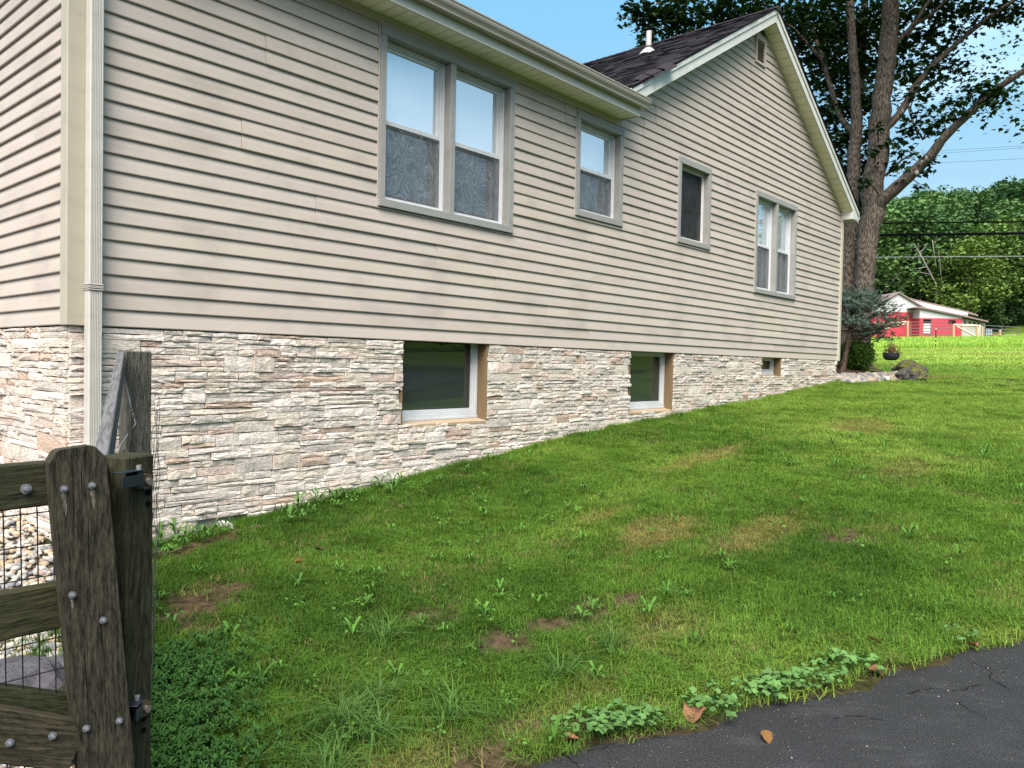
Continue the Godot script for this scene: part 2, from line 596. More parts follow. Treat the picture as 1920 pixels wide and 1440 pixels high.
# bare and dry places on the lawn: [x in the photo, y, radius across, radius towards the wall, amount, kind (0 soil, 1 straw)]
var bare_at := []
func find_bare() -> void:
	for q in [[1020, 1177, 0.13, 0.09, 1.0, 0], [940, 1207, 0.17, 0.12, 1.0, 0], [1098, 1148, 0.20, 0.10, 0.9, 0], [1172, 1127, 0.15, 0.06, 1.0, 0], [1585, 1008, 0.22, 0.16, 0.9, 0], [825, 1150, 0.26, 0.08, 0.7, 0],
		[395, 1120, 0.28, 0.16, 0.95, 0], [345, 1165, 0.16, 0.18, 0.9, 0], [360, 1030, 0.42, 0.10, 1.0, 0], [465, 995, 0.3, 0.07, 0.9, 0], [1230, 1000, 0.55, 0.28, 0.95, 1], [1130, 970, 0.35, 0.15, 0.8, 1], [1330, 858, 1.1, 0.22, 0.85, 1], [1615, 800, 1.0, 0.5, 0.7, 1], [1430, 1000, 0.7, 0.22, 0.8, 1],
		[1760, 707, 2.6, 0.6, 0.9, 1], [1905, 712, 0.7, 0.35, 1.0, 0], [880, 1435, 0.40, 0.06, 0.9, 0], [760, 1440, 0.3, 0.15, 0.5, 1], [1240, 1235, 0.08, 0.06, 0.7, 0], [1060, 1330, 0.5, 0.12, 0.4, 1], [1700, 880, 0.8, 0.3, 0.45, 1], [1250, 1180, 0.4, 0.2, 0.4, 1]]:
		var p := on_ground(q[0], q[1])
		bare_at.append([p.x, p.z, q[2] * (1.1 if q[5] == 0 else 0.9), q[3] * (1.5 if q[5] == 0 else 0.9), q[4], q[5]])
func bare(x: float, z: float) -> Vector2:
	var r := Vector2()
	for b in bare_at:
		var dx: float = (x - b[0]) / b[2]
		var dz: float = (z - b[1]) / b[3]
		var q := dx * dx + dz * dz
		if q > 4.0: continue
		q += 0.9 * noise.get_noise_2d(x * 9.0, z * 9.0)
		var k: float = clampf(1.35 - q, 0.0, 1.0) * b[4]
		if b[5] == 0: r.x = maxf(r.x, k)
		else: r.y = maxf(r.y, k)
	return r
func in_gravel(x: float, z: float) -> bool:
	# inside the fence, by the side wall
	var fx := 0.84 + (3.62 - z) * 0.41
	return x < minf(fx, 1.97) - 0.04 and z < 3.3 and z > -7.0 and x > -5.0
func soil_color(x: float, z: float) -> Color:
	var c := Color(0.035, 0.05, 0.014)
	if x > 24.0: c = Color(0.12, 0.18, 0.03)
	var b := bare(x, z)
	c = c.lerp(Color(0.115, 0.078, 0.052), b.x)
	if x > -7.0 and x < 21.0: c = c.lerp(Color(0.06, 0.045, 0.03), clampf(1.0 - absf(z - drive_edge(x) - 0.02) / 0.16, 0.0, 1.0))
	c = c.lerp(Color(0.17, 0.13, 0.06), b.y)
	if in_gravel(x, z): c = Color(0.12, 0.1, 0.08)
	return c

# ---------------------------------------------------------------- the house
const XL := 1.97
const XR := 16.66
const ZB := -9.0
const LAP := 0.1193
const Y0 := 1.76
const WINS := [[4.535, 6.405, 2.965, 4.625], [7.505, 8.53, 3.34, 4.605], [9.925, 10.925, 3.335, 4.575], [12.495, 14.27, 2.83, 4.555]]
const BWINS := [[4.885, 6.06, 0.955], [8.82, 9.945, 0.945], [12.94, 13.76, 1.43]]
const PKX := 12.63
func gable_y(x: float) -> float:
	return 7.215 - (0.577 * (PKX - x) if x < PKX else 0.618 * (x - PKX))

func fmap(u: float, y: float, d: float) -> Vector3:
	return Vector3(u, y, d)
func lmap(u: float, y: float, d: float) -> Vector3:
	return Vector3(XL - d, y, -u)

# one siding board between sloping ends; yc is the foot of its course
func board(left: bool, a0: float, b0: float, a1: float, b1: float, y0: float, y1: float, yc: float, lift: float, tone: Color) -> MB:
	var m := MB.new()
	m.col = tone
	var st := [0.0, 0.05, 0.55, 1.0]
	var pr := []
	for s in st:
		var y := lerpf(y0, y1, s)
		var t := (y - yc) / LAP
		var d := lerpf(0.0225, 0.002, t) + 0.0022 * sin(PI * clampf(t, 0, 1)) + lift
		if s == 0.0 and t < 0.01: d -= 0.003
		pr.append([y, d, lerpf(a0, a1, s), lerpf(b0, b1, s)])
	var w := func(u, y, d): return (lmap(u, y, d) if left else fmap(u, y, d))
	for i in st.size() - 1:
		var p = pr[i]
		var q = pr[i + 1]
		var qa: Array = [w.call(p[2], p[0], p[1]), w.call(p[3], p[0], p[1]), w.call(q[3], q[0], q[1]), w.call(q[2], q[0], q[1])]
		if left: m.quad(qa[1], qa[0], qa[3], qa[2])
		else: m.quad(qa[0], qa[1], qa[2], qa[3])
	var p0 = pr[0]
	var ba: Array = [w.call(p0[2], p0[0], -0.006), w.call(p0[3], p0[0], -0.006), w.call(p0[3], p0[0], p0[1]), w.call(p0[2], p0[0], p0[1])]
	if left: m.quad(ba[1], ba[0], ba[3], ba[2])
	else: m.quad(ba[0], ba[1], ba[2], ba[3])
	# ends
	for e in 2:
		var i0 := 2 + e
		for i in st.size() - 1:
			var p = pr[i]
			var q = pr[i + 1]
			var ea: Array = [w.call(p[i0], p[0], -0.006), w.call(p[i0], p[0], p[1]), w.call(q[i0], q[0], q[1]), w.call(q[i0], q[0], -0.006)]
			if (e == 0) != left: m.quad(ea[0], ea[1], ea[2], ea[3])
			else: m.quad(ea[3], ea[2], ea[1], ea[0])
	return m

const JOINTS := {4: [3.89], 3: [5.29], 2: [6.16, 11.85], 5: [7.89], 1: [7.04], 0: [7.86, 13.37], 6: [11.51, 3.2], 7: [9.2], 8: [6.9, 11.0], 9: [3.4, 12.3], 10: [9.6], 11: [7.3, 11.9], 16: [11.83], 13: [11.12, 9.3], 15: [13.14], 12: [12.25, 9.0], 14: [14.27], 17: [12.4], 19: [12.2]}
func build_siding(house: Node3D) -> void:
	var base := Color(0.402, 0.343, 0.300)
	var made := 0
	for k in 47:
		var y0 := Y0 + LAP * k
		var y1 := y0 + LAP + 0.004
		if y0 > 7.1: break
		var xl0 := 2.06
		var xl1 := 2.06
		if y0 > 4.72:
			xl0 = PKX - (7.235 - y0) / 0.577
			xl1 = PKX - (7.235 - y1) / 0.577
		var xr0 := minf(16.6, PKX + (7.235 - y0) / 0.618)
		var xr1 := minf(16.6, PKX + (7.235 - y1) / 0.618)
		if xl1 > xr1: 
			xl1 = PKX
			xr1 = PKX
		var cuts := [xl0]
		for j in JOINTS.get(k / 2, []):
			if j > xl0 + 0.3 and j < xr0 - 0.3: cuts.append(j)
		if k / 2 in [4, 2, 3, 1]: cuts.append(15.2 - (k / 2) * 0.6)
		cuts.sort()
		cuts.append(xr0)
		var holes := []
		for w in WINS: holes.append(w)
		holes.append([12.33, 12.715, 6.6, 7.05])
		for i in cuts.size() - 1:
			var a: float = cuts[i] + (0.004 if i > 0 else 0.0)
			var b: float = cuts[i + 1]
			var a1: float = xl1 if i == 0 else a
			var b1: float = xr1 if i == cuts.size() - 2 else b
			var lift := 0.0042 * (i % 2)
			var s := 1.0 + rng.randf_range(-0.045, 0.045)
			var tone := Color(base.r * s, base.g * s, base.b * s * (1.0 + rng.randf_range(-0.02, 0.02)))
			var pieces := [[a, b, a1, b1, y0, y1]]
			for h in holes:
				var out := []
				for p in pieces:
					if h[1] <= p[0] or h[0] >= p[1] or h[3] <= p[4] or h[2] >= p[5]:
						out.append(p)
						continue
					if h[0] > p[0] + 0.01: out.append([p[0], h[0], p[2], h[0], p[4], p[5]])
					if h[1] < p[1] - 0.01: out.append([h[1], p[1], h[1], p[3], p[4], p[5]])
					var ma := maxf(h[0], p[0])
					var mb := minf(h[1], p[1])
					if h[2] > p[4] + 0.008: out.append([ma, mb, ma, mb, p[4], h[2]])
					if h[3] < p[5] - 0.008: out.append([ma, mb, ma, mb, h[3], p[5]])
				pieces = out
			for p in pieces:
				part("siding_board", board(false, p[0], p[1], p[2], p[3], p[4], p[5], y0, lift, tone), M.vinyl, house)
	# the side wall
	for k in 36:
		var y0 := Y0 + LAP * k
		var y1 := y0 + LAP + 0.004
		var ua := 0.06
		if y0 > 4.7: ua = maxf(0.06, (y0 - 4.75) / 0.37)
		if ua > 4.6: break
		var s := 1.0 + rng.randf_range(-0.02, 0.02)
		part("siding_board", board(true, ua, 9.0 if y0 < 4.7 else 9.0 - ua, ua + (0.3 if y0 > 4.7 else 0.0), 9.0 - (ua + 0.3 if y0 > 4.7 else 0.0), y0, y1, y0, 0.0, Color(base.r * s, base.g * s, base.b * s)), M.vinyl, house)

func stone_mesh(m: MB, left: bool, u0: float, u1: float, y0: float, y1: float, d: float, tone: Color) -> void:
	m.col = tone
	var nx := 4 if u1 - u0 > 0.13 else 3
	var ny := 2
	var g := []
	var tilt := rng.randf_range(-0.004, 0.004)
	var split := rng.randf_range(0.3, 0.7)
	for j in ny + 1:
		var row := []
		for i in nx + 1:
			var u := lerpf(u0, u1, float(i) / nx)
			var y := lerpf(y0, y1, [0.0, split, 1.0][j])
			var edge := i == 0 or i == nx or j == 0 or j == ny
			var dd := d + tilt * (2.0 * i / nx - 1.0) + rng.randf_range(-0.0025, 0.0035)
			if edge: dd -= rng.randf_range(0.001, 0.008)
			if j == 2 and not (i == 0 or i == nx): dd += 0.002
			if i > 0 and i < nx: u += rng.randf_range(-0.3, 0.3) * (u1 - u0) / nx
			else: u += rng.randf_range(-0.003, 0.003)
			if j == 1: y += rng.randf_range(-0.14, 0.14) * (y1 - y0)
			else: y += rng.randf_range(-0.0035, 0.0035)
			row.append(lmap(u, y, maxf(dd, 0.001)) if left else fmap(u, y, maxf(dd, 0.001)))
		g.append(row)
	for j in ny:
		for i in nx:
			var a: Vector3 = g[j][i]
			var b: Vector3 = g[j][i + 1]
			var c: Vector3 = g[j + 1][i + 1]
			var e: Vector3 = g[j + 1][i]
			if left: 
				if rng.randf() < 0.5: m.quad(b, a, e, c)
				else: m.quad(a, e, c, b)
			elif rng.randf() < 0.5: m.quad(a, b, c, e)
			else: m.quad(b, c, e, a)
	var rim := []
	for i in nx + 1: rim.append(g[0][i])
	for j in range(1, ny + 1): rim.append(g[j][nx])
	for i in range(nx - 1, -1, -1): rim.append(g[ny][i])
	for j in range(ny - 1, 0, -1): rim.append(g[j][0])
	for i in rim.size():
		var a: Vector3 = rim[i]
		var b: Vector3 = rim[(i + 1) % rim.size()]
		var a2 := a
		var b2 := b
		if left:
			a2.x = XL + 0.02
			b2.x = XL + 0.02
			m.quad(a, b, b2, a2)
		else:
			a2.z = -0.025
			b2.z = -0.025
			m.quad(a2, b2, b, a)

func stone_tone() -> Color:
	var r := rng.randf()
	var c := Color(0.57, 0.525, 0.45)
	if r < 0.30: c = Color(0.63, 0.60, 0.54)
	elif r < 0.48: c = Color(0.53, 0.505, 0.435)
	elif r < 0.54: c = Color(0.46, 0.375, 0.30)
	elif r < 0.63: c = Color(0.55, 0.475, 0.415)
	elif r < 0.74: c = Color(0.49, 0.475, 0.425)
	var s := rng.randf_range(0.9, 1.07)
	return Color(c.r * s * 1.11, c.g * s * 1.025, c.b * s * 1.04)

func build_stones(house: Node3D) -> void:
	var all := []
	for side in 2:
		var left := side == 0
		var ua := 0.012 if left else 1.985
		var ub := 8.9 if left else 16.6
		var y := 1.752
		while y > -0.2:
			var rh := rng.randf_range(0.07, 0.135)
			var u := ua - (0.0 if left else rng.randf_range(0.0, 0.02))
			while u < ub:
				var w := minf(rng.randf_range(0.16, 0.66), ub - u)
				if ub - u - w < 0.08: w = ub - u
				# this block of the ledge panel is one to three thin stones high
				var layers := [rh]
				if rh > 0.075 and rng.randf() < 0.88:
					var k := rng.randf_range(0.32, 0.68)
					layers = [rh * k, rh * (1.0 - k)]
					if rh > 0.11 and rng.randf() < 0.55: layers = [rh * 0.3, rh * 0.38, rh * 0.32]
				var yy := y
				for lh in layers:
					var cutsu := [u]
					if w > 0.26 and rng.randf() < 0.75: cutsu.append(u + w * rng.randf_range(0.3, 0.7))
					cutsu.append(u + w)
					for i in cutsu.size() - 1:
						all.append([left, cutsu[i] + 0.0026, cutsu[i + 1] - 0.0026, yy - lh + 0.0026, yy - 0.0026])
					yy -= lh
				u += w
			y -= rh
	var near := []
	for s in all:
		var left: bool = s[0]
		var um: float = (s[1] + s[2]) * 0.5
		var gx: float = XL - 0.05 if left else um
		var gz: float = -um if left else 0.05
		if s[4] < ground(gx, gz) - 0.12: continue
		var keep := true
		if not left:
			for w in BWINS:
				if s[2] > w[0] and s[1] < w[1] and s[4] > w[2]:
					# trim the stone back to the opening
					if s[1] < w[0] - 0.05: s[2] = w[0] + rng.randf_range(-0.012, 0.006)
					elif s[2] > w[1] + 0.05: s[1] = w[1] + rng.randf_range(-0.006, 0.014)
					elif s[3] < w[2] - 0.02: s[4] = w[2] - 0.003
					else: keep = false
		if not keep or s[4] - s[3] < 0.012 or s[2] - s[1] < 0.025: continue
		# leave a gap for the drain pipe
		if not left and s[1] < 3.16 and s[2] > 2.99 and s[3] < 0.3 and s[4] > 0.12:
			continue
		var p := Vector3(gx, (s[3] + s[4]) * 0.5, gz)
		var dist := EYE.distance_to(p)
		var score: float = (s[2] - s[1]) * (s[4] - s[3]) / (dist * dist)
		var v := p - EYE
		var w2 := v.dot(cam_f)
		var sx := 960.0 + FPX * v.dot(cam_r) / w2
		if sx < 0.0 or w2 < 0.2: score = 0.0
		elif left: score *= 0.5
		near.append([score, s])
	near.sort_custom(func(a, b): return a[0] > b[0])
	var rest := MB.new()
	for i in near.size():
		var s = near[i][1]
		var d := rng.randf_range(0.006, 0.021) if rng.randf() < 0.82 else rng.randf_range(0.021, 0.032)
		if i < 300:
			var m := MB.new()
			stone_mesh(m, s[0], s[1], s[2], s[3], s[4], d, stone_tone())
			part("stone", m, M.stone, house)
		else:
			stone_mesh(rest, s[0], s[1], s[2], s[3], s[4], d, stone_tone())
	part("stone_cladding", rest, M.stone, house).set_meta("kind", "stuff")

func build_house() -> void:
	var house := thing("house", "long beige vinyl sided house with pale ledgestone base, eave gutter and dark shingled gable", "house", Vector3(9.3, ground(9.3, 0), -4.5))
	# the walls behind the cladding, with openings
	var w := MB.new()
	w.col = Color(0.30, 0.27, 0.24)
	var bx := [XL + 0.02]
	var openings := []
	for o in WINS: openings.append([o[0] + 0.03, o[1] - 0.03, o[2] + 0.03, o[3] - 0.03])
	for o in BWINS: openings.append([o[0], o[1], o[2] - 0.01, 1.79])
	var ysplit := [-0.4, 1.8, 4.7]
	for band in 2:
		var ya: float = ysplit[band]
		var yb: float = ysplit[band + 1]
		var xs: float = XL + 0.02
		for o in openings:
			if o[2] < ya or o[2] > yb: continue
			w.box(Vector3(xs, ya, -0.24), Vector3(o[0], yb, -0.02))
			w.box(Vector3(o[0], ya, -0.24), Vector3(o[1], o[2], -0.02))
			if o[3] < yb: w.box(Vector3(o[0], o[3], -0.24), Vector3(o[1], yb, -0.02))
			xs = o[1]
		w.box(Vector3(xs, ya, -0.24), Vector3(16.6, yb, -0.02))
	w.extrude(PackedVector2Array([Vector2(8.46, 4.7), Vector2(16.6, 4.7), Vector2(16.6, 4.76), Vector2(PKX, 7.2), Vector2(8.46, 4.8)]), -0.24, -0.02)
	# side and back walls, floor
	var lm := Transform3D(Basis(Vector3(0, 0, -1), Vector3(0, 1, 0), Vector3(1, 0, 0)), Vector3(0, 0, 0))
	w.extrude(PackedVector2Array([Vector2(0.24, -0.4), Vector2(9.0, -0.4), Vector2(9.0, 4.7), Vector2(4.5, 6.36), Vector2(0.24, 4.75)]), XL + 0.02, XL + 0.2, lm)
	w.box(Vector3(16.4, -0.4, -9.0), Vector3(16.6, 4.9, -0.24))
	w.box(Vector3(XL + 0.2, -0.4, -9.2), Vector3(16.6, 4.7, -9.0))
	w.box(Vector3(XL + 0.2, 1.55, -9.0), Vector3(16.4, 1.75, -0.9))
	w.box(Vector3(XL + 0.2, -0.4, -9.0), Vector3(16.4, -0.2, -0.24))
	w.extrude(PackedVector2Array([Vector2(8.46, 4.7), Vector2(16.6, 4.7), Vector2(16.6, 4.76), Vector2(PKX, 7.2), Vector2(8.46, 4.8)]), -9.2, -9.0)
	w.box(Vector3(XL + 0.2, 4.6, -9.0), Vector3(16.4, 4.68, -0.24))
	part("wall", w, M.matte, house)
	build_siding(house)
	build_stones(house)
	# corner posts
	var cp := MB.new()
	cp.col = Color(0.36, 0.32, 0.255)
	cp.box(Vector3(1.94, 1.755, -0.075), Vector3(2.06, 4.74, 0.042), 0.005)
	part("corner_post", cp, M.metal_trim, house)
	cp = MB.new()
	cp.col = Color(0.46, 0.42, 0.35)
	cp.box(Vector3(16.59, 1.755, -0.09), Vector3(16.70, 4.66, 0.042), 0.005)
	part("corner_post", cp, M.metal_trim, house)
	for i in 4: build_window(house, i)
	for i in 3: build_basement_window(house, i)
	build_eave(house)
	build_gable(house)
	# downspout with its ribbed face, and the band round it
	var ds := MB.new()
	ds.col = Color(0.42, 0.405, 0.38)
	var prof := PackedVector2Array()
	var xa := 2.052
	var xb := 2.139
	prof.append(Vector2(xa, 0.045)); prof.append(Vector2(xb, 0.045)); prof.append(Vector2(xb, 0.118)); prof.append(Vector2(xb - 0.006, 0.124))
	for i in 6:
		var xx := xb - 0.011 - i * 0.0105
		prof.append(Vector2(xx, 0.124)); prof.append(Vector2(xx - 0.0025, 0.119)); prof.append(Vector2(xx - 0.0055, 0.119)); prof.append(Vector2(xx - 0.008, 0.124))
	prof.append(Vector2(xa + 0.006, 0.124)); prof.append(Vector2(xa, 0.118))
	var up := Transform3D(Basis(Vector3(1, 0, 0), Vector3(0, 0, 1), Vector3(0, -1, 0)), Vector3.ZERO)
	ds.extrude(prof, -4.69, -0.16, up)
	var spout := part("downspout", ds, M.metal_trim, house)
	var bd := MB.new()
	bd.col = Color(0.33, 0.30, 0.29)
	for i in 4:
		var y := 1.992 + 0.011 * i + 0.002 * (i % 2)
		bd.box(Vector3(xa - 0.006, y, 0.03), Vector3(xb + 0.005, y + 0.009, 0.131), 0.003)
	part("band", bd, M.matte, spout)
	# the white drain pipe at the foot of the wall
	var dp := MB.new()
	dp.col = Color(0.50, 0.49, 0.46)
	dp.tube([Vector3(3.06, 0.262, -0.1), Vector3(3.08, 0.257, 0.03), Vector3(3.1, 0.242, 0.08), Vector3(3.118, 0.20, 0.115), Vector3(3.13, 0.12, 0.13)], [0.035, 0.035, 0.036, 0.036, 0.035], 14, 0.0, null, false)
	dp.tube([Vector3(3.083, 0.255, 0.035), Vector3(3.094, 0.247, 0.066)], [0.040, 0.040], 14, 0.0, null, true)
	part("drain_pipe", dp, M.white, house)

func build_window(house: Node3D, i: int) -> void:
	var o = WINS[i]
	var twin := i == 0 or i == 3
	var dim := i == 2
	var win := part("window", jchannel(o), M.metal_trim, house)
	var x0: float = o[0] + 0.018
	var x1: float = o[1] - 0.018
	var y0: float = o[2] + 0.006
	var y1: float = o[3] - 0.018
	var cw := 0.068
	var c := MB.new()
	c.col = Color(0.265, 0.255, 0.245)
	c.box(Vector3(x0, y0 + 0.075, -0.085), Vector3(x0 + cw, y1 - 0.085, 0.036), 0.003)
	c.box(Vector3(x1 - cw, y0 + 0.075, -0.085), Vector3(x1, y1 - 0.085, 0.036), 0.003)
	c.box(Vector3(x0, y1 - 0.083, -0.085), Vector3(x1, y1, 0.038), 0.003)
	c.box(Vector3(x0 - 0.004, y0, -0.085), Vector3(x1 + 0.004, y0 + 0.073, 0.046), 0.004)
	part("casing", c, M.metal_trim, win)
	var spans := []
	if twin:
		var xm := (x0 + x1) * 0.5
		var ml := MB.new()
		ml.col = c.col
		ml.box(Vector3(xm - 0.036, y0 + 0.075, -0.085), Vector3(xm + 0.036, y1 - 0.085, 0.033), 0.003)
		part("mullion", ml, M.metal_trim, win)
		spans = [[x0 + cw, xm - 0.036], [xm + 0.036, x1 - cw]]
	else: spans = [[x0 + cw, x1 - cw]]
	var ya := y0 + 0.075
	var yb := y1 - 0.085
	for s in spans:
		var a: float = s[0]
		var b: float = s[1]
		var fr := MB.new()
		fr.col = Color(0.52, 0.53, 0.56)
		if dim: fr.col = Color(0.55, 0.54, 0.52)
		# outer frame in two steps
		for st in [[0.0, 0.024, -0.055], [0.024, 0.044, -0.07]]:
			fr.box(Vector3(a + st[0], ya, -0.13), Vector3(a + st[1], yb, st[2]), 0.002)
			fr.box(Vector3(b - st[1], ya, -0.13), Vector3(b - st[0], yb, st[2]), 0.002)
			fr.box(Vector3(a + st[1], yb - st[1], -0.13), Vector3(b - st[1], yb - st[0], st[2]), 0.002)
			fr.box(Vector3(a + st[1], ya + st[0], -0.13), Vector3(b - st[1], ya + st[1], st[2] + 0.006), 0.002)
		part("frame", fr, M.white, win)
		var ym := lerpf(ya, yb, 0.485 if not dim else 0.44)
		var ia := a + 0.044
		var ib := b - 0.044
		var up := MB.new()
		up.col = fr.col if not dim else Color(0.16, 0.165, 0.17)
		up.box(Vector3(ia, ym, -0.11), Vector3(ib, ym + 0.045, -0.078), 0.003)
		up.box(Vector3(ia, yb - 0.075, -0.11), Vector3(ib, yb - 0.044, -0.085), 0.003)
		up.box(Vector3(ia, ym + 0.045, -0.11), Vector3(ia + 0.028, yb - 0.075, -0.085), 0.003)
		up.box(Vector3(ib - 0.028, ym + 0.045, -0.11), Vector3(ib, yb - 0.075, -0.085), 0.003)
		part("upper_sash", up, M.white, win)
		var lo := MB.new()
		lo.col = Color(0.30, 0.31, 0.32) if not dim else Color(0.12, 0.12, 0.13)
		lo.box(Vector3(ia, ym - 0.012, -0.16), Vector3(ib, ym + 0.03, -0.118), 0.003)
		lo.box(Vector3(ia, ya + 0.05, -0.16), Vector3(ib, ya + 0.09, -0.125), 0.003)
		lo.box(Vector3(ia, ya + 0.09, -0.16), Vector3(ia + 0.036, ym - 0.012, -0.125), 0.003)
		lo.box(Vector3(ib - 0.036, ya + 0.09, -0.16), Vector3(ib, ym - 0.012, -0.125), 0.003)
		part("lower_sash", lo, M.white, win)
		var p := MB.new()
		p.box(Vector3(ia + 0.028, ym + 0.045, -0.100), Vector3(ib - 0.028, yb - 0.075, -0.098))
		part("pane", p, M.glass if not dim else M.dark_glass, win)
		p = MB.new()
		p.box(Vector3(ia + 0.036, ya + 0.09, -0.143), Vector3(ib - 0.036, ym - 0.012, -0.141))
		part("pane", p, M.glass if not dim else M.dark_glass, win)
		var sc := MB.new()
		sc.box(Vector3(ia, ya + 0.05, -0.0735), Vector3(ib, (ym if not dim else yb - 0.044), -0.0725))
		part("insect_screen", sc, M.screen if not dim else M.screen_dark, win)
		# sheer curtains inside
		if i != 2:
			var cu := MB.new()
			cu.col = Color(0.8, 0.8, 0.8)
			var nseg := 48
			for k in nseg:
				var u0 := float(k) / nseg
				var u1 := float(k + 1) / nseg
				if i == 0 and u0 > 0.55 and u0 < 0.72: continue
				if i == 1 and u0 > 0.2: continue
				if i == 3 and u0 > 0.4 and u0 < 0.6: continue
				var q0 := Vector3(lerpf(a, b, u0), ya, -0.205 + 0.022 * sin(u0 * 41.0) + 0.012 * sin(u0 * 23.0))
				var q1 := Vector3(lerpf(a, b, u1), ya, -0.205 + 0.022 * sin(u1 * 41.0) + 0.012 * sin(u1 * 23.0))
				cu.quad(q0, q1, q1 + Vector3(0, yb - ya, 0), q0 + Vector3(0, yb - ya, 0))
			part("curtain", cu, M.cloth, win)

func jchannel(o) -> MB:
	var j := MB.new()
	j.col = Color(0.38, 0.345, 0.31)
	j.box(Vector3(o[0], o[2] - 0.004, -0.005), Vector3(o[0] + 0.016, o[3], 0.027), 0.002)
	j.box(Vector3(o[1] - 0.016, o[2] - 0.004, -0.005), Vector3(o[1], o[3], 0.027), 0.002)
	j.box(Vector3(o[0] + 0.016, o[3] - 0.016, -0.005), Vector3(o[1] - 0.016, o[3], 0.027), 0.002)
	return j

func build_basement_window(house: Node3D, i: int) -> void:
	var o = BWINS[i]
	var x0: float = o[0]
	var x1: float = o[1]
	var y0: float = o[2]
	var y1 := 1.762
	var zf := -0.125
	var rv := MB.new()
	rv.col = Color(0.165, 0.115, 0.07)
	# the smoothed mortar round the opening
	rv.box(Vector3(x1 - 0.012, y0 - 0.015, zf - 0.05), Vector3(x1 + 0.012, y1, 0.004), 0.004)
	rv.box(Vector3(x0 - 0.012, y0 - 0.015, zf - 0.05), Vector3(x0 + 0.012, y1, 0.004), 0.004)
	rv.col = Color(0.33, 0.25, 0.175)
	rv.extrude(PackedVector2Array([Vector2(zf - 0.05, y0 - 0.03), Vector2(0.012, y0 - 0.03), Vector2(0.012, y0 - 0.004), Vector2(zf, y0 + 0.02), Vector2(zf - 0.05, y0 + 0.02)]), x0 + 0.012, x1 - 0.012, Transform3D(Basis(Vector3(0, 0, 1), Vector3(0, 1, 0), Vector3(-1, 0, 0)), Vector3(x0 + x1, 0, 0)))
	var win := part("basement_window", rv, M.matte, house)
	var fr := MB.new()
	fr.col = Color(0.50, 0.51, 0.535)
	var a := x0 + 0.012
	var b := x1 - 0.012
	var ys := y0 + 0.02
	fr.box(Vector3(a, ys, zf - 0.05), Vector3(b, ys + 0.028, zf + 0.012), 0.003)
	for st in [[0.0, 0.03, 0.0], [0.03, 0.055, -0.012], [0.055, 0.075, -0.024]]:
		fr.box(Vector3(a + st[0], ys + 0.028, zf - 0.05), Vector3(a + st[1], y1, zf + st[2]), 0.002)
		fr.box(Vector3(b - st[1], ys + 0.028, zf - 0.05), Vector3(b - st[0], y1, zf + st[2]), 0.002)
		fr.box(Vector3(a + st[1], ys + 0.028 + st[0], zf - 0.05), Vector3(b - st[1], ys + 0.028 + st[1], zf + st[2]), 0.002)
		if i != 0: fr.box(Vector3(a + st[1], y1 - st[1] * 0.8, zf - 0.05), Vector3(b - st[1], y1 - st[0] * 0.8, zf + st[2]), 0.002)
	part("frame", fr, M.white, win)
	var p := MB.new()
	p.box(Vector3(a + 0.075, ys + 0.1, zf - 0.042), Vector3(b - 0.075, y1, zf - 0.039))
	part("pane", p, M.dark_glass, win)
	var inn := MB.new()
	inn.col = Color(0.10, 0.10, 0.11)
	inn.box(Vector3(b - 0.13, ys + 0.1, zf - 0.075), Vector3(b - 0.10, y1, zf - 0.055), 0.002)
	inn.box(Vector3(a + 0.075, ys + 0.11, zf - 0.075), Vector3(b - 0.13, ys + 0.135, zf - 0.055), 0.002)
	if i == 0: inn.box(Vector3(a + 0.075, y1 - 0.12, zf - 0.075), Vector3(b - 0.13, y1 - 0.095, zf - 0.055), 0.002)
	part("inner_sash", inn, M.plain, win)

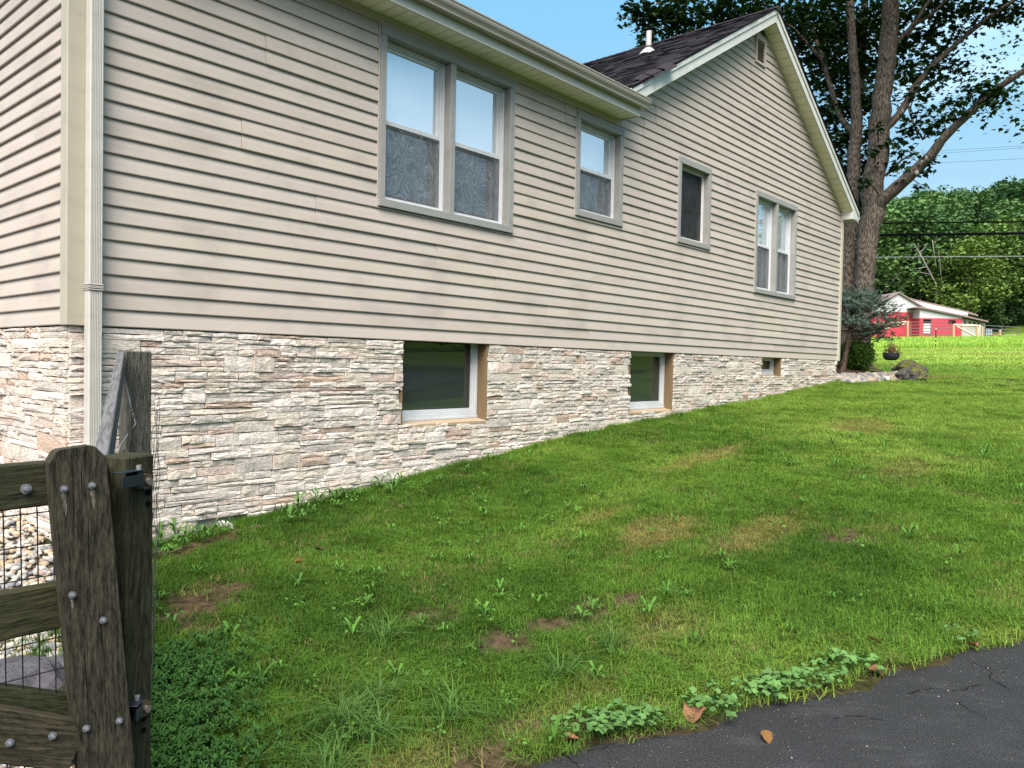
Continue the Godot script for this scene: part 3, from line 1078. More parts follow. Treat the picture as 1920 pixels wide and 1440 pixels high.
func build_eave(house: Node3D) -> void:
	var cs := Color(0.80, 0.76, 0.66)
	var x := 1.62
	while x < 8.42:
		var e := minf(x + 0.127, 8.435)
		var s := MB.new()
		var k := rng.randf_range(0.97, 1.03)
		s.col = Color(cs.r * k, cs.g * k, cs.b * k)
		s.box(Vector3(x + 0.0045, 4.70, -0.02), Vector3(e - 0.0045, 4.712, 0.283), 0.002)
		part("soffit_panel", s, M.metal_trim, house)
		x = e
	var b := MB.new()
	b.col = Color(0.12, 0.115, 0.10)
	b.box(Vector3(1.6, 4.714, -0.02), Vector3(8.435, 4.74, 0.28))
	part("soffit_backing", b, M.matte, house)
	var fz := MB.new()
	fz.col = Color(0.42, 0.40, 0.345)
	fz.box(Vector3(2.06, 4.655, 0.0), Vector3(8.47, 4.699, 0.026), 0.003)
	part("frieze_trim", fz, M.metal_trim, house)
	var fa := MB.new()
	fa.col = Color(0.50, 0.49, 0.44)
	fa.box(Vector3(1.6, 4.688, 0.284), Vector3(8.45, 4.885, 0.304), 0.003)
	fa.box(Vector3(8.438, 4.69, -0.0), Vector3(8.452, 4.82, 0.283), 0.002)
	fa.box(Vector3(1.6, 4.686, 0.304), Vector3(8.45, 4.70, 0.310), 0.002)
	part("fascia", fa, M.metal_trim, house)
	# K-style gutter: profile in (z, y), swept along x
	var g := MB.new()
	g.col = Color(0.35, 0.315, 0.275)
	var pr := PackedVector2Array([Vector2(0.306, 4.893), Vector2(0.306, 4.79), Vector2(0.375, 4.785), Vector2(0.381, 4.79), Vector2(0.383, 4.806), Vector2(0.392, 4.822), Vector2(0.409, 4.842), Vector2(0.417, 4.862), Vector2(0.418, 4.882), Vector2(0.426, 4.886), Vector2(0.427, 4.898), Vector2(0.413, 4.898), Vector2(0.412, 4.864), Vector2(0.404, 4.845), Vector2(0.386, 4.824), Vector2(0.378, 4.808), Vector2(0.372, 4.791), Vector2(0.311, 4.795), Vector2(0.311, 4.893)])
	var sweep := Transform3D(Basis(Vector3(0, 0, 1), Vector3(0, 1, 0), Vector3(-1, 0, 0)), Vector3.ZERO)
	g.extrude(pr, -8.53, -1.6, sweep)
	var gut := part("gutter", g, M.metal_trim, house)
	var ec := MB.new()
	ec.col = Color(0.34, 0.325, 0.285)
	ec.extrude(PackedVector2Array([Vector2(0.306, 4.893), Vector2(0.306, 4.79), Vector2(0.375, 4.785), Vector2(0.383, 4.806), Vector2(0.409, 4.842), Vector2(0.418, 4.882), Vector2(0.420, 4.893)]), -8.536, -8.53, sweep)
	part("end_cap", ec, M.metal_trim, gut)
	# the low roof behind the gutter
	var r := MB.new()
	r.col = Color(0.06, 0.052, 0.055)
	var sl := Transform3D(Basis(Vector3(0, 0, -1), Vector3(0, 1, 0), Vector3(1, 0, 0)), Vector3.ZERO)
	r.extrude(PackedVector2Array([Vector2(-0.33, 4.885), Vector2(0.0, 4.975), Vector2(0.0, 4.995), Vector2(-0.33, 4.915)]), 1.55, 8.43, sl)
	r.extrude(PackedVector2Array([Vector2(0.0, 4.80), Vector2(4.5, 6.40), Vector2(9.3, 4.65), Vector2(9.3, 4.75), Vector2(4.5, 6.55), Vector2(0.0, 4.93)]), 1.55, 10.4, sl)
	part("low_roof", r, M.roof, house)

func build_gable(house: Node3D) -> void:
	var px := 12.6
	var cream := Color(0.56, 0.56, 0.515)
	var ytop := 7.278
	var lx := 8.30
	var rx := 16.95
	var yl := func(x: float) -> float: return ytop - (0.577 * (px - x) if x < px else 0.614 * (x - px))
	# rake boards: a wide board and the narrow trim on it
	for side in 2:
		var e := lx if side == 0 else rx
		var ye: float = yl.call(e)
		var m := MB.new()
		m.col = cream
		m.extrude(PackedVector2Array([Vector2(px, ytop), Vector2(px, ytop + 0.15), Vector2(e, ye + 0.15), Vector2(e, ye)]), 0.222, 0.244)
		var rk := part("rake_board", m, M.white, house)
		m = MB.new()
		m.col = Color(cream.r * 1.03, cream.g * 1.03, cream.b * 1.03)
		m.extrude(PackedVector2Array([Vector2(px, ytop + 0.14), Vector2(px, ytop + 0.213), Vector2(e, ye + 0.213), Vector2(e, ye + 0.14)]), 0.2445, 0.262)
		part("rake_trim", m, M.white, rk)
	# soffit panels under the rakes
	var cs := Color(0.78, 0.72, 0.55)
	for side in 2:
		var x := 12.62
		var sgn := -1.0 if side == 0 else 1.0
		var e := 8.5 if side == 0 else 16.62
		while (e - x) * sgn > 0.02:
			var x2 := x + sgn * 0.15
			if (e - x2) * sgn < 0.0: x2 = e
			var m := MB.new()
			var k := rng.randf_range(0.97, 1.03)
			m.col = Color(cs.r * k, cs.g * k, cs.b * k)
			var a := x + sgn * 0.0065
			var b := x2 - sgn * 0.0065
			m.extrude(PackedVector2Array([Vector2(a, yl.call(a) - 0.062 + 0.06), Vector2(b, yl.call(b) - 0.062 + 0.06), Vector2(b, yl.call(b) + 0.012), Vector2(a, yl.call(a) + 0.012)]), 0.002, 0.221)
			part("soffit_panel", m, M.metal_trim, house)
			x = x2
		var bk := MB.new()
		bk.col = Color(0.14, 0.13, 0.10)
		bk.extrude(PackedVector2Array([Vector2(12.6, ytop + 0.014), Vector2(e, yl.call(e) + 0.014), Vector2(e, yl.call(e) + 0.03), Vector2(12.6, ytop + 0.03)]), -0.02, 0.22)
		part("soffit_backing", bk, M.matte, house)
		# moulding where wall and soffit meet
		var mo := MB.new()
		mo.col = Color(0.42, 0.375, 0.30)
		mo.extrude(PackedVector2Array([Vector2(12.6, ytop - 0.045), Vector2(e, yl.call(e) - 0.045), Vector2(e, yl.call(e) - 0.003), Vector2(12.6, ytop - 0.003)]), 0.0, 0.028)
		part("frieze_trim", mo, M.metal_trim, house)
	# boxed eave return at the far corner
	var rt := MB.new()
	rt.col = cream
	rt.box(Vector3(16.61, 4.655, -0.12), Vector3(16.955, 4.90, 0.243), 0.004)
	part("eave_return", rt, M.white, house)
	var eg := MB.new()
	eg.col = cream
	eg.box(Vector3(16.958, 4.69, -9.0), Vector3(17.07, 4.80, 0.24), 0.012)
	eg.box(Vector3(16.958, 4.775, -9.0), Vector3(17.09, 4.80, 0.25), 0.006)
	part("gutter", eg, M.white, house)
	# the roof deck
	var rd := MB.new()
	rd.col = Color(0.05, 0.043, 0.05)
	rd.extrude(PackedVector2Array([Vector2(px, ytop + 0.216), Vector2(px, ytop + 0.235), Vector2(lx + 0.02, yl.call(lx) + 0.24), Vector2(lx + 0.02, yl.call(lx) + 0.216)]), -9.2, 0.27)
	rd.extrude(PackedVector2Array([Vector2(px, ytop + 0.216), Vector2(px, ytop + 0.235), Vector2(rx + 0.08, yl.call(rx + 0.08) + 0.24), Vector2(rx + 0.08, yl.call(rx + 0.08) + 0.216)]), -9.2, 0.27)
	var roof := part("roof", rd, M.roof, house)
	# architectural shingles on both slopes
	var sh := MB.new()
	for side in 2:
		var sgn := -1.0 if side == 0 else 1.0
		var sl := 0.577 if side == 0 else 0.614
		var dirx := Vector3(sgn, -sl, 0).normalized()
		var nrm := Vector3(sgn * sl, 1, 0).normalized()
		var len: float = (absf((lx if side == 0 else rx + 0.08) - px)) * sqrt(1.0 + sl * sl)
		var s := 0.0
		while s < len - 0.02:
			var s2 := minf(s + 0.143, len)
			var z := 0.285 + rng.randf_range(-0.006, 0.006)
			while z > -9.2:
				var wz := rng.randf_range(0.12, 0.34)
				var z2 := maxf(z - wz, -9.2)
				var th := 0.007 + (0.007 if rng.randf() < 0.5 else 0.0) + rng.randf_range(0, 0.003)
				var t := rng.randf_range(0.55, 1.25)
				if side == 1 and z2 < -2.0 and rng.randf() < 0.0: break
				sh.col = Color(0.050 * t, 0.044 * t, 0.054 * t)
				var o := Vector3(px, ytop + 0.236, 0)
				var a := o + dirx * s + nrm * 0.002
				var b := o + dirx * (s2 + rng.randf_range(-0.003, 0.003)) + nrm * th
				var b0 := o + dirx * s2
				var zz := Vector3(0, 0, 1)
				if side == 0:
					sh.quad(b + zz * z2, b + zz * z, a + zz * z, a + zz * z2)
					sh.quad(b0 + zz * z2, b0 + zz * z, b + zz * z, b + zz * z2)
				else:
					sh.quad(a + zz * z2, a + zz * z, b + zz * z, b + zz * z2)
					sh.quad(b + zz * z2, b + zz * z, b0 + zz * z, b0 + zz * z2)
				sh.tri(a + zz * z, b + zz * z, b0 + zz * z)
				z = z2 - 0.003
			s = s2
	# ridge caps
	var z := 0.29
	while z > -9.2:
		var t := rng.randf_range(0.7, 1.2)
		sh.col = Color(0.062 * t, 0.05 * t, 0.058 * t)
		var rp := Vector3(px, ytop + 0.262, z)
		var re := Vector3(px, ytop + 0.25, z - 0.2)
		var l := Vector3(-0.14, -0.085, 0)
		var r := Vector3(0.14, -0.09, 0)
		sh.quad(rp + l, rp, re, re + l)
		sh.quad(rp, rp + r, re + r, re)
		sh.tri(rp + l, rp + r, rp)
		z -= 0.15
	# a few curled shingles at the foot of the rake
	sh.col = Color(0.05, 0.042, 0.048)
	for q in [[8.72, 0.0], [8.95, 0.05], [8.52, -0.03]]:
		var xq: float = q[0]
		var y: float = yl.call(xq) + 0.25
		var pr := []
		for i in 6:
			var t := i / 5.0
			pr.append(Vector3(xq + 0.03 * i * 0.3, y + 0.03 + 0.018 * sin(t * PI) - 0.06 * t * t, 0.12 + 0.2 * t + q[1]))
		for i in 5:
			var d := Vector3(0.24, 0.14, 0.0)
			sh.quad(pr[i], pr[i + 1], pr[i + 1] + d, pr[i] + d)
	part("shingles", sh, M.roof, roof).set_meta("kind", "stuff")
	# plumbing vent
	var d := ray(1216, 97)
	var t := (ytop + 0.24 - 0.577 * px - EYE.y + 0.577 * EYE.x) / (d.y - 0.577 * d.x)
	var vb := EYE + d * t
	var vp := MB.new()
	vp.col = Color(0.45, 0.41, 0.40)
	vp.tube([vb + Vector3(0, -0.1, 0), vb + Vector3(0, 0.34, 0)], [0.047, 0.047], 14)
	var vent := part("vent_pipe", vp, M.white, house)
	var vf := MB.new()
	vf.col = Color(0.5, 0.5, 0.5)
	vf.tube([vb + Vector3(-0.01, -0.09, 0), vb + Vector3(0, -0.01, 0), vb + Vector3(0, 0.05, 0)], [0.17, 0.13, 0.07], 16)
	vf.col = Color(0.06, 0.06, 0.06)
	vf.tube([vb + Vector3(0, 0.04, 0), vb + Vector3(0, 0.09, 0)], [0.075, 0.06], 16)
	part("flashing", vf, M.white, vent)
	# louvred gable vent
	var gv := MB.new()
	gv.col = Color(0.40, 0.345, 0.305)
	var a := 12.33
	var b := 12.715
	var y0 := 6.605
	var y1 := 7.045
	gv.box(Vector3(a, y0, -0.02), Vector3(a + 0.045, y1, 0.042), 0.004)
	gv.box(Vector3(b - 0.045, y0, -0.02), Vector3(b, y1, 0.042), 0.004)
	gv.box(Vector3(a + 0.045, y0, -0.02), Vector3(b - 0.045, y0 + 0.045, 0.042), 0.004)
	gv.box(Vector3(a + 0.045, y1 - 0.045, -0.02), Vector3(b - 0.045, y1, 0.042), 0.004)
	var gvn := part("gable_vent", gv, M.metal_trim, house)
	for i in 7:
		var s := MB.new()
		s.col = gv.col
		var yy := y0 + 0.07 + i * 0.05
		s.tbox(Transform3D(Basis(Vector3(1, 0, 0), 0.75), Vector3((a + b) * 0.5, yy, 0.008)), Vector3(b - a - 0.09, 0.006, 0.048), 0.001)
		part("slat", s, M.metal_trim, gvn)
	var bk := MB.new()
	bk.col = Color(0.02, 0.02, 0.02)
	bk.box(Vector3(a + 0.02, y0 + 0.02, -0.026), Vector3(b - 0.02, y1 - 0.02, -0.021))
	part("backing", bk, M.matte, gvn)

# ---------------------------------------------------------------- fence and gate
const WOOD := Color(0.043, 0.038, 0.027)
func wood(t: float, green := 0.0) -> Color:
	return Color(WOOD.r * t, WOOD.g * t * (1.0 + 0.15 * green), WOOD.b * t * (1.0 - 0.2 * green))
# a board whose length runs along its own y, from a to b
func plank(called: String, parent: Node3D, a: Vector3, b: Vector3, face: Vector3, width: float, thick: float, tone: Color, bevel := 0.004) -> MeshInstance3D:
	var m := MB.new()
	m.col = tone
	var len := a.distance_to(b)
	m.box(Vector3(-width * 0.5, 0, -thick * 0.5), Vector3(width * 0.5, len, thick * 0.5), bevel)
	var o := MeshInstance3D.new()
	o.mesh = m.mesh()
	o.material_override = M.wood
	o.name = numbered(called, parent)
	parent.add_child(o, true)
	var y := (b - a).normalized()
	var z := (face - y * face.dot(y)).normalized()
	o.transform = Transform3D(Basis(y.cross(z), y, z), a - parent.position)
	return o
func bolt(parent: Node3D, p: Vector3, d: Vector3, r := 0.011) -> void:
	var m := MB.new()
	m.col = Color(0.17, 0.18, 0.20)
	m.tube([p, p + d * 0.003], [r, r], 14)
	m.tube([p + d * 0.003, p + d * 0.010], [r * 0.6, r * 0.55], 6)
	m.tube([p + d * 0.010, p + d * 0.013], [r * 0.35, r * 0.3], 8)
	part("bolt", m, M.zinc, parent)
func wire_grid(called: String, parent: Node3D, o: Vector3, u: Vector3, v: Vector3, nu: int, nv: int, r: float, wob: float) -> void:
	var m := MB.new()
	m.col = Color(0.012, 0.012, 0.014)
	for i in nu + 1:
		var pts := []
		var rad := []
		for k in 9:
			var p := o + u * (float(i) / nu) + v * (k / 8.0)
			pts.append(p + u.cross(v).normalized() * wob * noise.get_noise_2d(i * 3.0, k * 2.0))
			rad.append(r)
		m.tube(pts, rad, 5)
	for i in nv + 1:
		var pts := []
		var rad := []
		for k in 9:
			var p := o + v * (float(i) / nv) + u * (k / 8.0)
			pts.append(p + u.cross(v).normalized() * (wob * noise.get_noise_2d(k * 3.0, i * 2.0) - r * 2.0))
			rad.append(r)
		m.tube(pts, rad, 5)
	part(called, m, M.black_metal, parent)

func build_fence() -> void:
	var zg := 3.70
	var gate := thing("fence_gate", "dark weathered wooden gate with leaning stile and black wire mesh at the left edge", "gate", Vector3(0.74, 0.12, zg))
	# the leaning stile, its top corners cut off
	var m := MB.new()
	m.col = wood(0.95)
	m.extrude(PackedVector2Array([Vector2(-0.0625, -1.22), Vector2(0.0625, -1.22), Vector2(0.0625, -0.035), Vector2(0.040, -0.004), Vector2(0.030, 0.0), Vector2(-0.036, 0.0), Vector2(-0.046, -0.004), Vector2(-0.0625, -0.028)]), -0.019, 0.019)
	var st := MeshInstance3D.new()
	st.name = "stile"
	st.mesh = m.mesh()
	st.material_override = M.wood
	gate.add_child(st, true)
	st.position = Vector3(0.712, 1.333, zg - 0.019) - gate.position
	st.rotation.z = deg_to_rad(5.3)
	# a second layer of board behind, seen as the pale edge on the right
	var m2 := MB.new()
	m2.col = wood(1.2, 1.0)
	m2.extrude(PackedVector2Array([Vector2(-0.05, -1.2), Vector2(0.066, -1.2), Vector2(0.066, -0.05), Vector2(-0.05, -0.05)]), -0.019, 0.019)
	var s2 := MeshInstance3D.new()
	s2.name = "stile_001"
	s2.mesh = m2.mesh()
	s2.material_override = M.wood
	gate.add_child(s2, true)
	s2.position = Vector3(0.714, 1.333, zg - 0.060) - gate.position
	s2.rotation.z = deg_to_rad(5.3)
	var zr := zg - 0.062
	plank("rail", gate, Vector3(-0.6, 1.230, zr), Vector3(0.70, 1.247, zr), Vector3(0, 0, 1), 0.105, 0.038, wood(0.8, 1.0))
	plank("rail", gate, Vector3(-0.6, 0.953, zr), Vector3(0.72, 0.948, zr), Vector3(0, 0, 1), 0.110, 0.038, wood(0.85, 1.0))
	plank("rail", gate, Vector3(-0.6, 0.24, zr), Vector3(0.78, 0.24, zr), Vector3(0, 0, 1), 0.110, 0.038, wood(0.85, 1.0))
	plank("brace", gate, Vector3(-0.55, 1.27, zg - 0.018), Vector3(0.722, 0.607, zg - 0.018), Vector3(0, 0, 1), 0.115, 0.036, Color(0.050, 0.042, 0.026))
	plank("brace", gate, Vector3(0.20, 0.90, zg - 0.105), Vector3(0.735, 0.655, zg - 0.105), Vector3(0, 0, 1), 0.09, 0.036, wood(1.0, 1.0))
	plank("brace", gate, Vector3(0.60, 0.60, zg - 0.15), Vector3(0.80, 0.72, zg - 0.15), Vector3(0, 1, 0.3), 0.06, 0.02, wood(1.3, 0.5))
	# checks in the old timber, and pale drips under the bolts
	for q in [[0.700, 1.33, 0.706, 1.10], [0.735, 1.20, 0.742, 0.98], [0.755, 1.00, 0.785, 0.72], [0.728, 0.86, 0.742, 0.66], [0.72, 1.31, 0.722, 1.22]]:
		var ck := MB.new()
		ck.col = Color(0.006, 0.005, 0.004)
		var ca := Vector3(q[0], q[1], zg + 0.0006)
		var cb := Vector3(q[2], q[3], zg + 0.0006)
		ck.tri(ca, ca.lerp(cb, 0.5) + Vector3(-0.0011, 0, 0), ca.lerp(cb, 0.45) + Vector3(0.0011, 0, 0))
		ck.tri(cb, ca.lerp(cb, 0.45) + Vector3(0.0011, 0, 0), ca.lerp(cb, 0.5) + Vector3(-0.0011, 0, 0))
		part("check", ck, M.matte, gate)
	for q in [[0.683, 1.228, 0.012, 0.06], [0.746, 1.228, 0.013, 0.055], [0.702, 0.973, 0.009, 0.03]]:
		var dr := MB.new()
		dr.col = Color(0.14, 0.125, 0.10)
		var w: float = q[2] * 0.5
		var pv := []
		for i in 7:
			var t := i / 6.0
			pv.append([q[0] + 0.09 * t * q[3] - w * (1.0 - t * t) * (0.8 + 0.3 * sin(i * 2.3)), q[1] - q[3] * t, q[0] + 0.09 * t * q[3] + w * (1.0 - t * t) * (0.8 + 0.3 * cos(i * 1.9))])
		for i in 6:
			dr.quad(Vector3(pv[i + 1][0], pv[i + 1][1], zg + 0.0009), Vector3(pv[i + 1][2], pv[i + 1][1], zg + 0.0009), Vector3(pv[i][2], pv[i][1], zg + 0.0009), Vector3(pv[i][0], pv[i][1], zg + 0.0009))
		part("stain", dr, M.wood, gate)
	for p in [[0.683, 1.237], [0.745, 1.239], [0.702, 0.982], [0.772, 0.905], [0.735, 0.650], [0.812, 0.643]]:
		bolt(gate, Vector3(p[0], p[1], zg), Vector3(0, 0, 1), 0.0085)
	bolt(gate, Vector3(0.617, 1.239, zr + 0.019), Vector3(0, 0, 1), 0.012)
	for p in [[0.661, 0.657], [0.573, 0.672]]:
		bolt(gate, Vector3(p[0], p[1], zg), Vector3(0, 0, 1), 0.009)
	wire_grid("wire_mesh", gate, Vector3(-0.5, 0.15, zg - 0.09), Vector3(1.28, 0, 0), Vector3(-0.02, 1.1, 0), 36, 14, 0.0016, 0.004)

	# the fence: hinge post, far post, sloping rail, mesh
	var fence := thing("wire_fence", "old grey post and rail fence with black wire mesh running from gate to house wall", "fence", Vector3(1.4, 0.1, 2.4))
	var mp := MB.new()
	mp.col = wood(0.78, 0.6)
	var pt := Transform3D(Basis(Vector3.UP, deg_to_rad(22.0)), Vector3.ZERO)
	mp.box(Vector3(-0.045, -0.3, -0.045), Vector3(0.045, 1.24, 0.045), 0.005)
	# a crack down the post and a second piece that has shrunk from it
	var hp := MeshInstance3D.new()
	hp.name = "hinge_post"
	hp.mesh = mp.mesh()
	hp.material_override = M.wood
	fence.add_child(hp, true)
	hp.transform = Transform3D(Basis(Vector3.UP, deg_to_rad(22.0)), Vector3(0.872, 0.055, 3.595) - fence.position)
	var fw := Vector3(0.375, 0, 0.927)
	# hinge straps: a black plate, a pin and the bolt eye
	var face := Vector3(0.872, 0, 3.595) + fw * 0.0455
	for y in [1.248, 0.648]:
		var h := MB.new()
		h.col = Color(0.015, 0.018, 0.026)
		var c0 := Vector3(0.812 if y > 1.0 else 0.85, y, 3.68)
		var c1 := face + Vector3(-0.012, y, 0.014)
		var d := (c1 - c0)
		var bas := Basis(d.normalized(), Vector3.UP, d.normalized().cross(Vector3.UP))
		h.tbox(Transform3D(bas, (c0 + c1) * 0.5 + Vector3(0, 0.012, 0.0)), Vector3(d.length(), 0.003, 0.03), 0.001)
		h.tbox(Transform3D(bas, (c0 + c1) * 0.5 + Vector3(0, -0.012, 0.0) + bas.z * 0.014), Vector3(d.length(), 0.028, 0.003), 0.001)
		h.tube([c1 + Vector3(0, -0.035, 0), c1 + Vector3(0, 0.012, 0)], [0.013, 0.013], 12)
		var hinge := part("hinge", h, M.black_metal, fence)
		h = MB.new()
		h.col = Color(0.22, 0.22, 0.23)
		h.tube([c1 + Vector3(0, 0.012, 0), c1 + Vector3(0, 0.024, 0)], [0.007, 0.007], 10)
		part("hinge_pin", h, M.zinc, hinge)
		h = MB.new()
		h.col = Color(0.13, 0.08, 0.05)
		var wc := face + Vector3(0.012, y - 0.022, -0.004)
		h.tube([wc, wc + fw * 0.006], [0.021, 0.021], 16)
		h.col = Color(0.2, 0.17, 0.15)
		h.tube([wc + fw * 0.006, wc + fw * 0.018], [0.010, 0.010], 6)
		part("washer", h, M.zinc, hinge)
	for q in [[0.022, 1.195, 0.009], [0.022, 1.165, 0.0085], [0.014, 0.598, 0.0085], [0.014, 0.566, 0.0075]]:
		var h := MB.new()
		h.col = Color(0.006, 0.005, 0.004)
		var p: Vector3 = face + Vector3(q[0], q[1], -q[0] * 0.4)
		h.tube([p - fw * 0.02, p + fw * 0.0012], [q[2], q[2]], 14)
		part("bolt_hole", h, M.matte, fence)
	var fp := plank("far_post", fence, Vector3(1.965, -0.2, 1.055), Vector3(1.965, 1.585, 1.055), Vector3(0, 0, 1), 0.148, 0.09, Color(0.085, 0.08, 0.07), 0.006)
	# rails from the hinge post to the far post
	plank("top_rail", fence, Vector3(0.79, 1.205, 3.62), Vector3(1.865, 1.512, 1.10), Vector3(-0.92, 0, -0.39), 0.14, 0.036, Color(0.14, 0.135, 0.14))
	plank("middle_rail", fence, Vector3(0.80, 0.72, 3.62), Vector3(1.865, 0.95, 1.10), Vector3(-0.92, 0, -0.39), 0.14, 0.036, wood(1.2))
	plank("bottom_rail", fence, Vector3(0.80, 0.25, 3.62), Vector3(1.865, 0.42, 1.10), Vector3(-0.92, 0, -0.39), 0.14, 0.036, wood(1.0))
	wire_grid("wire_mesh", fence, Vector3(0.885, 0.12, 3.55), Vector3(1.05, 0.14, -2.45), Vector3(0, 1.06, 0), 34, 14, 0.0016, 0.03)
	wire_grid("wire_mesh", fence, Vector3(0.965, 0.2, 3.50), Vector3(1.13, 0.14, -2.42), Vector3(0, 1.0, 0), 3, 8, 0.0013, 0.03)
	var lw := MB.new()
	lw.col = Color(0.16, 0.16, 0.17)
	lw.tube([Vector3(1.85, 1.49, 1.15), Vector3(1.80, 1.36, 1.35), Vector3(1.76, 1.27, 1.5), Vector3(1.78, 1.2, 1.5), Vector3(1.60, 1.12, 1.75), Vector3(1.25, 1.02, 2.5)], [0.003, 0.003, 0.003, 0.003, 0.003, 0.003], 5)
	part("loose_wire", lw, M.black_metal, fence)

# ---------------------------------------------------------------- lawn
func blade(m: MB, base: Vector3, dir: Vector3, h: float, w: float, bend: float, col: Color) -> void:
	m.col = col
	var side := dir.cross(Vector3.UP).normalized() * w * 0.5
	var p1 := base + Vector3(0, h * 0.55, 0) + dir * bend * h * 0.25
	var p2 := base + Vector3(0, h * (1.0 - 0.3 * bend), 0) + dir * bend * h * 0.8
	tri3(m, base, side, p1, p2)
func tri3(m: MB, base: Vector3, side: Vector3, p1: Vector3, p2: Vector3) -> void:
	m.tri(base - side, base + side, p1 + side * 0.7)
	m.tri(base - side, p1 + side * 0.7, p1 - side * 0.7)
	m.tri(p1 - side * 0.7, p1 + side * 0.7, p2)
func grass_clump(n: int, rad: float, h: float, w: float, bend: float) -> ArrayMesh:
	var m := MB.new()
	for i in n:
		var a := rng.randf() * TAU
		var r := sqrt(rng.randf()) * rad
		var d := rng.randf() * TAU
		var t := rng.randf_range(0.6, 1.25)
		var c := Color(t, t, t)
		if rng.randf() < 0.13: c = Color(2.1, 1.35, 2.2)
		blade(m, Vector3(cos(a) * r, -0.008, sin(a) * r), Vector3(cos(d), 0, sin(d)), h * rng.randf_range(0.5, 1.15), w * rng.randf_range(0.7, 1.3), bend * rng.randf_range(0.3, 1.5), c)
	return m.mesh()
func leaf_blade(m: MB, base: Vector3, dir: Vector3, len: float, w: float, lift: float, col: Color) -> void:
	m.col = col
	var side := dir.cross(Vector3.UP).normalized() * w * 0.5
	var up := Vector3.UP
	var a := base
	var b := base + dir * len * 0.35 + up * lift * 0.8
	var c := base + dir * len * 0.75 + up * lift * 1.1
	var d := base + dir * len + up * lift * 0.8
	m.tri(a, b + side * 0.7, b - side * 0.7 )
	m.quad(b - side * 0.7, b + side * 0.7, c + side, c - side)
	m.tri(c - side, c + side, d)
func weed_mesh(n: int, len: float, w: float, lift: float) -> ArrayMesh:
	var m := MB.new()
	for i in n:
		var a := TAU * i / n + rng.randf_range(-0.3, 0.3)
		var t := rng.randf_range(0.75, 1.2)
		leaf_blade(m, Vector3(0, 0.01, 0), Vector3(cos(a), 0, sin(a)), len * rng.randf_range(0.6, 1.1), w * rng.randf_range(0.7, 1.2), lift * rng.randf_range(0.5, 1.6), Color(t, t, t))
	return m.mesh()
func ivy_mesh(n: int, spread: float, size: float, h: float) -> ArrayMesh:
	# round leaves on short stalks
	var m := MB.new()
	for i in n:
		var a := rng.randf() * TAU
		var r := sqrt(rng.randf()) * spread
		var t := rng.randf_range(0.7, 1.25)
		m.col = Color(t, t, t)
		var c := Vector3(cos(a) * r, h * rng.randf_range(0.4, 1.1), sin(a) * r)
		var tilt := Basis(Vector3(rng.randf() - 0.5, 0, rng.randf() - 0.5).normalized(), rng.randf_range(0.1, 0.7)) * Basis(Vector3.UP, rng.randf() * TAU)
		var s := size * rng.randf_range(0.6, 1.2)
		var prev := Vector3()
		for k in 9:
			var an := TAU * k / 8.0
			var rr := s * (1.0 if k % 8 != 0 else 0.55) * (0.92 + 0.08 * (k % 2))
			var p := c + tilt * Vector3(cos(an) * rr, 0.12 * rr, sin(an) * rr)
			if k > 0: m.tri(c, p, prev)
			prev = p
		var st := c * Vector3(0.9, 0, 0.9)
		m.tri(st, st + Vector3(0.002, 0, 0), c)
	return m.mesh()

func lawn_tone(x: float, z: float) -> Color:
	var k := noise.get_noise_2d(x * 0.7, z * 0.7) + 0.6 * noise.get_noise_2d(x * 3.1 + 7.0, z * 3.1)
	var deep := Color(0.075, 0.160, 0.024)
	var mid := Color(0.128, 0.242, 0.036)
	var yel := Color(0.24, 0.365, 0.068)
	# the lawn yellows away from the fence and towards the driveway
	var far := clampf((x - 3.0) / 9.0, 0.0, 1.0) * 0.75 + clampf((x - 18.0) / 8.0, 0.0, 1.0) * 0.4 + clampf((z - drive_edge(x) + 1.1) / 1.0, 0.0, 1.0) * 0.4
	var t := clampf(k * 0.6 + far + 0.16, 0.0, 1.0)
	var c := deep.lerp(mid, clampf(t * 2.0, 0, 1)).lerp(yel, clampf(t * 2.0 - 1.0, 0, 1))
	c = c.lerp(Color(0.40, 0.58, 0.11), clampf((x - 19.0) / 7.0, 0.0, 1.0) * 0.8)
	var b := bare(x, z)
	c = c.lerp(Color(0.36, 0.28, 0.11), b.y * rng.randf_range(0.3, 1.0))
	var s := rng.randf_range(0.72, 1.25)
	return Color(c.r * s * rng.randf_range(0.9, 1.15), c.g * s, c.b * s)
func on_lawn(x: float, z: float) -> bool:
	if z > drive_edge(x) - 0.015: return false
	if z < 0.02 and x > 1.9 and x < 16.8: return false
	if in_gravel(x, z): return false
	if x < 1.97 and z < 3.3 and in_gravel(x - 0.12, z): return false
	if in_bed(x, z): return false
	return true
func in_bed(x: float, z: float) -> bool:
	if x < 16.62 or z > 0.75: return false
	if x > 23.0: return false
	var front := 0.32 - 0.0 * x
	if x > 19.0: front = 0.40 - (x - 19.0) * 0.02
	if x > 21.2: front = 0.42 - (x - 21.2) * 0.9
	return z < front and z > -4.5 and x < 22.6
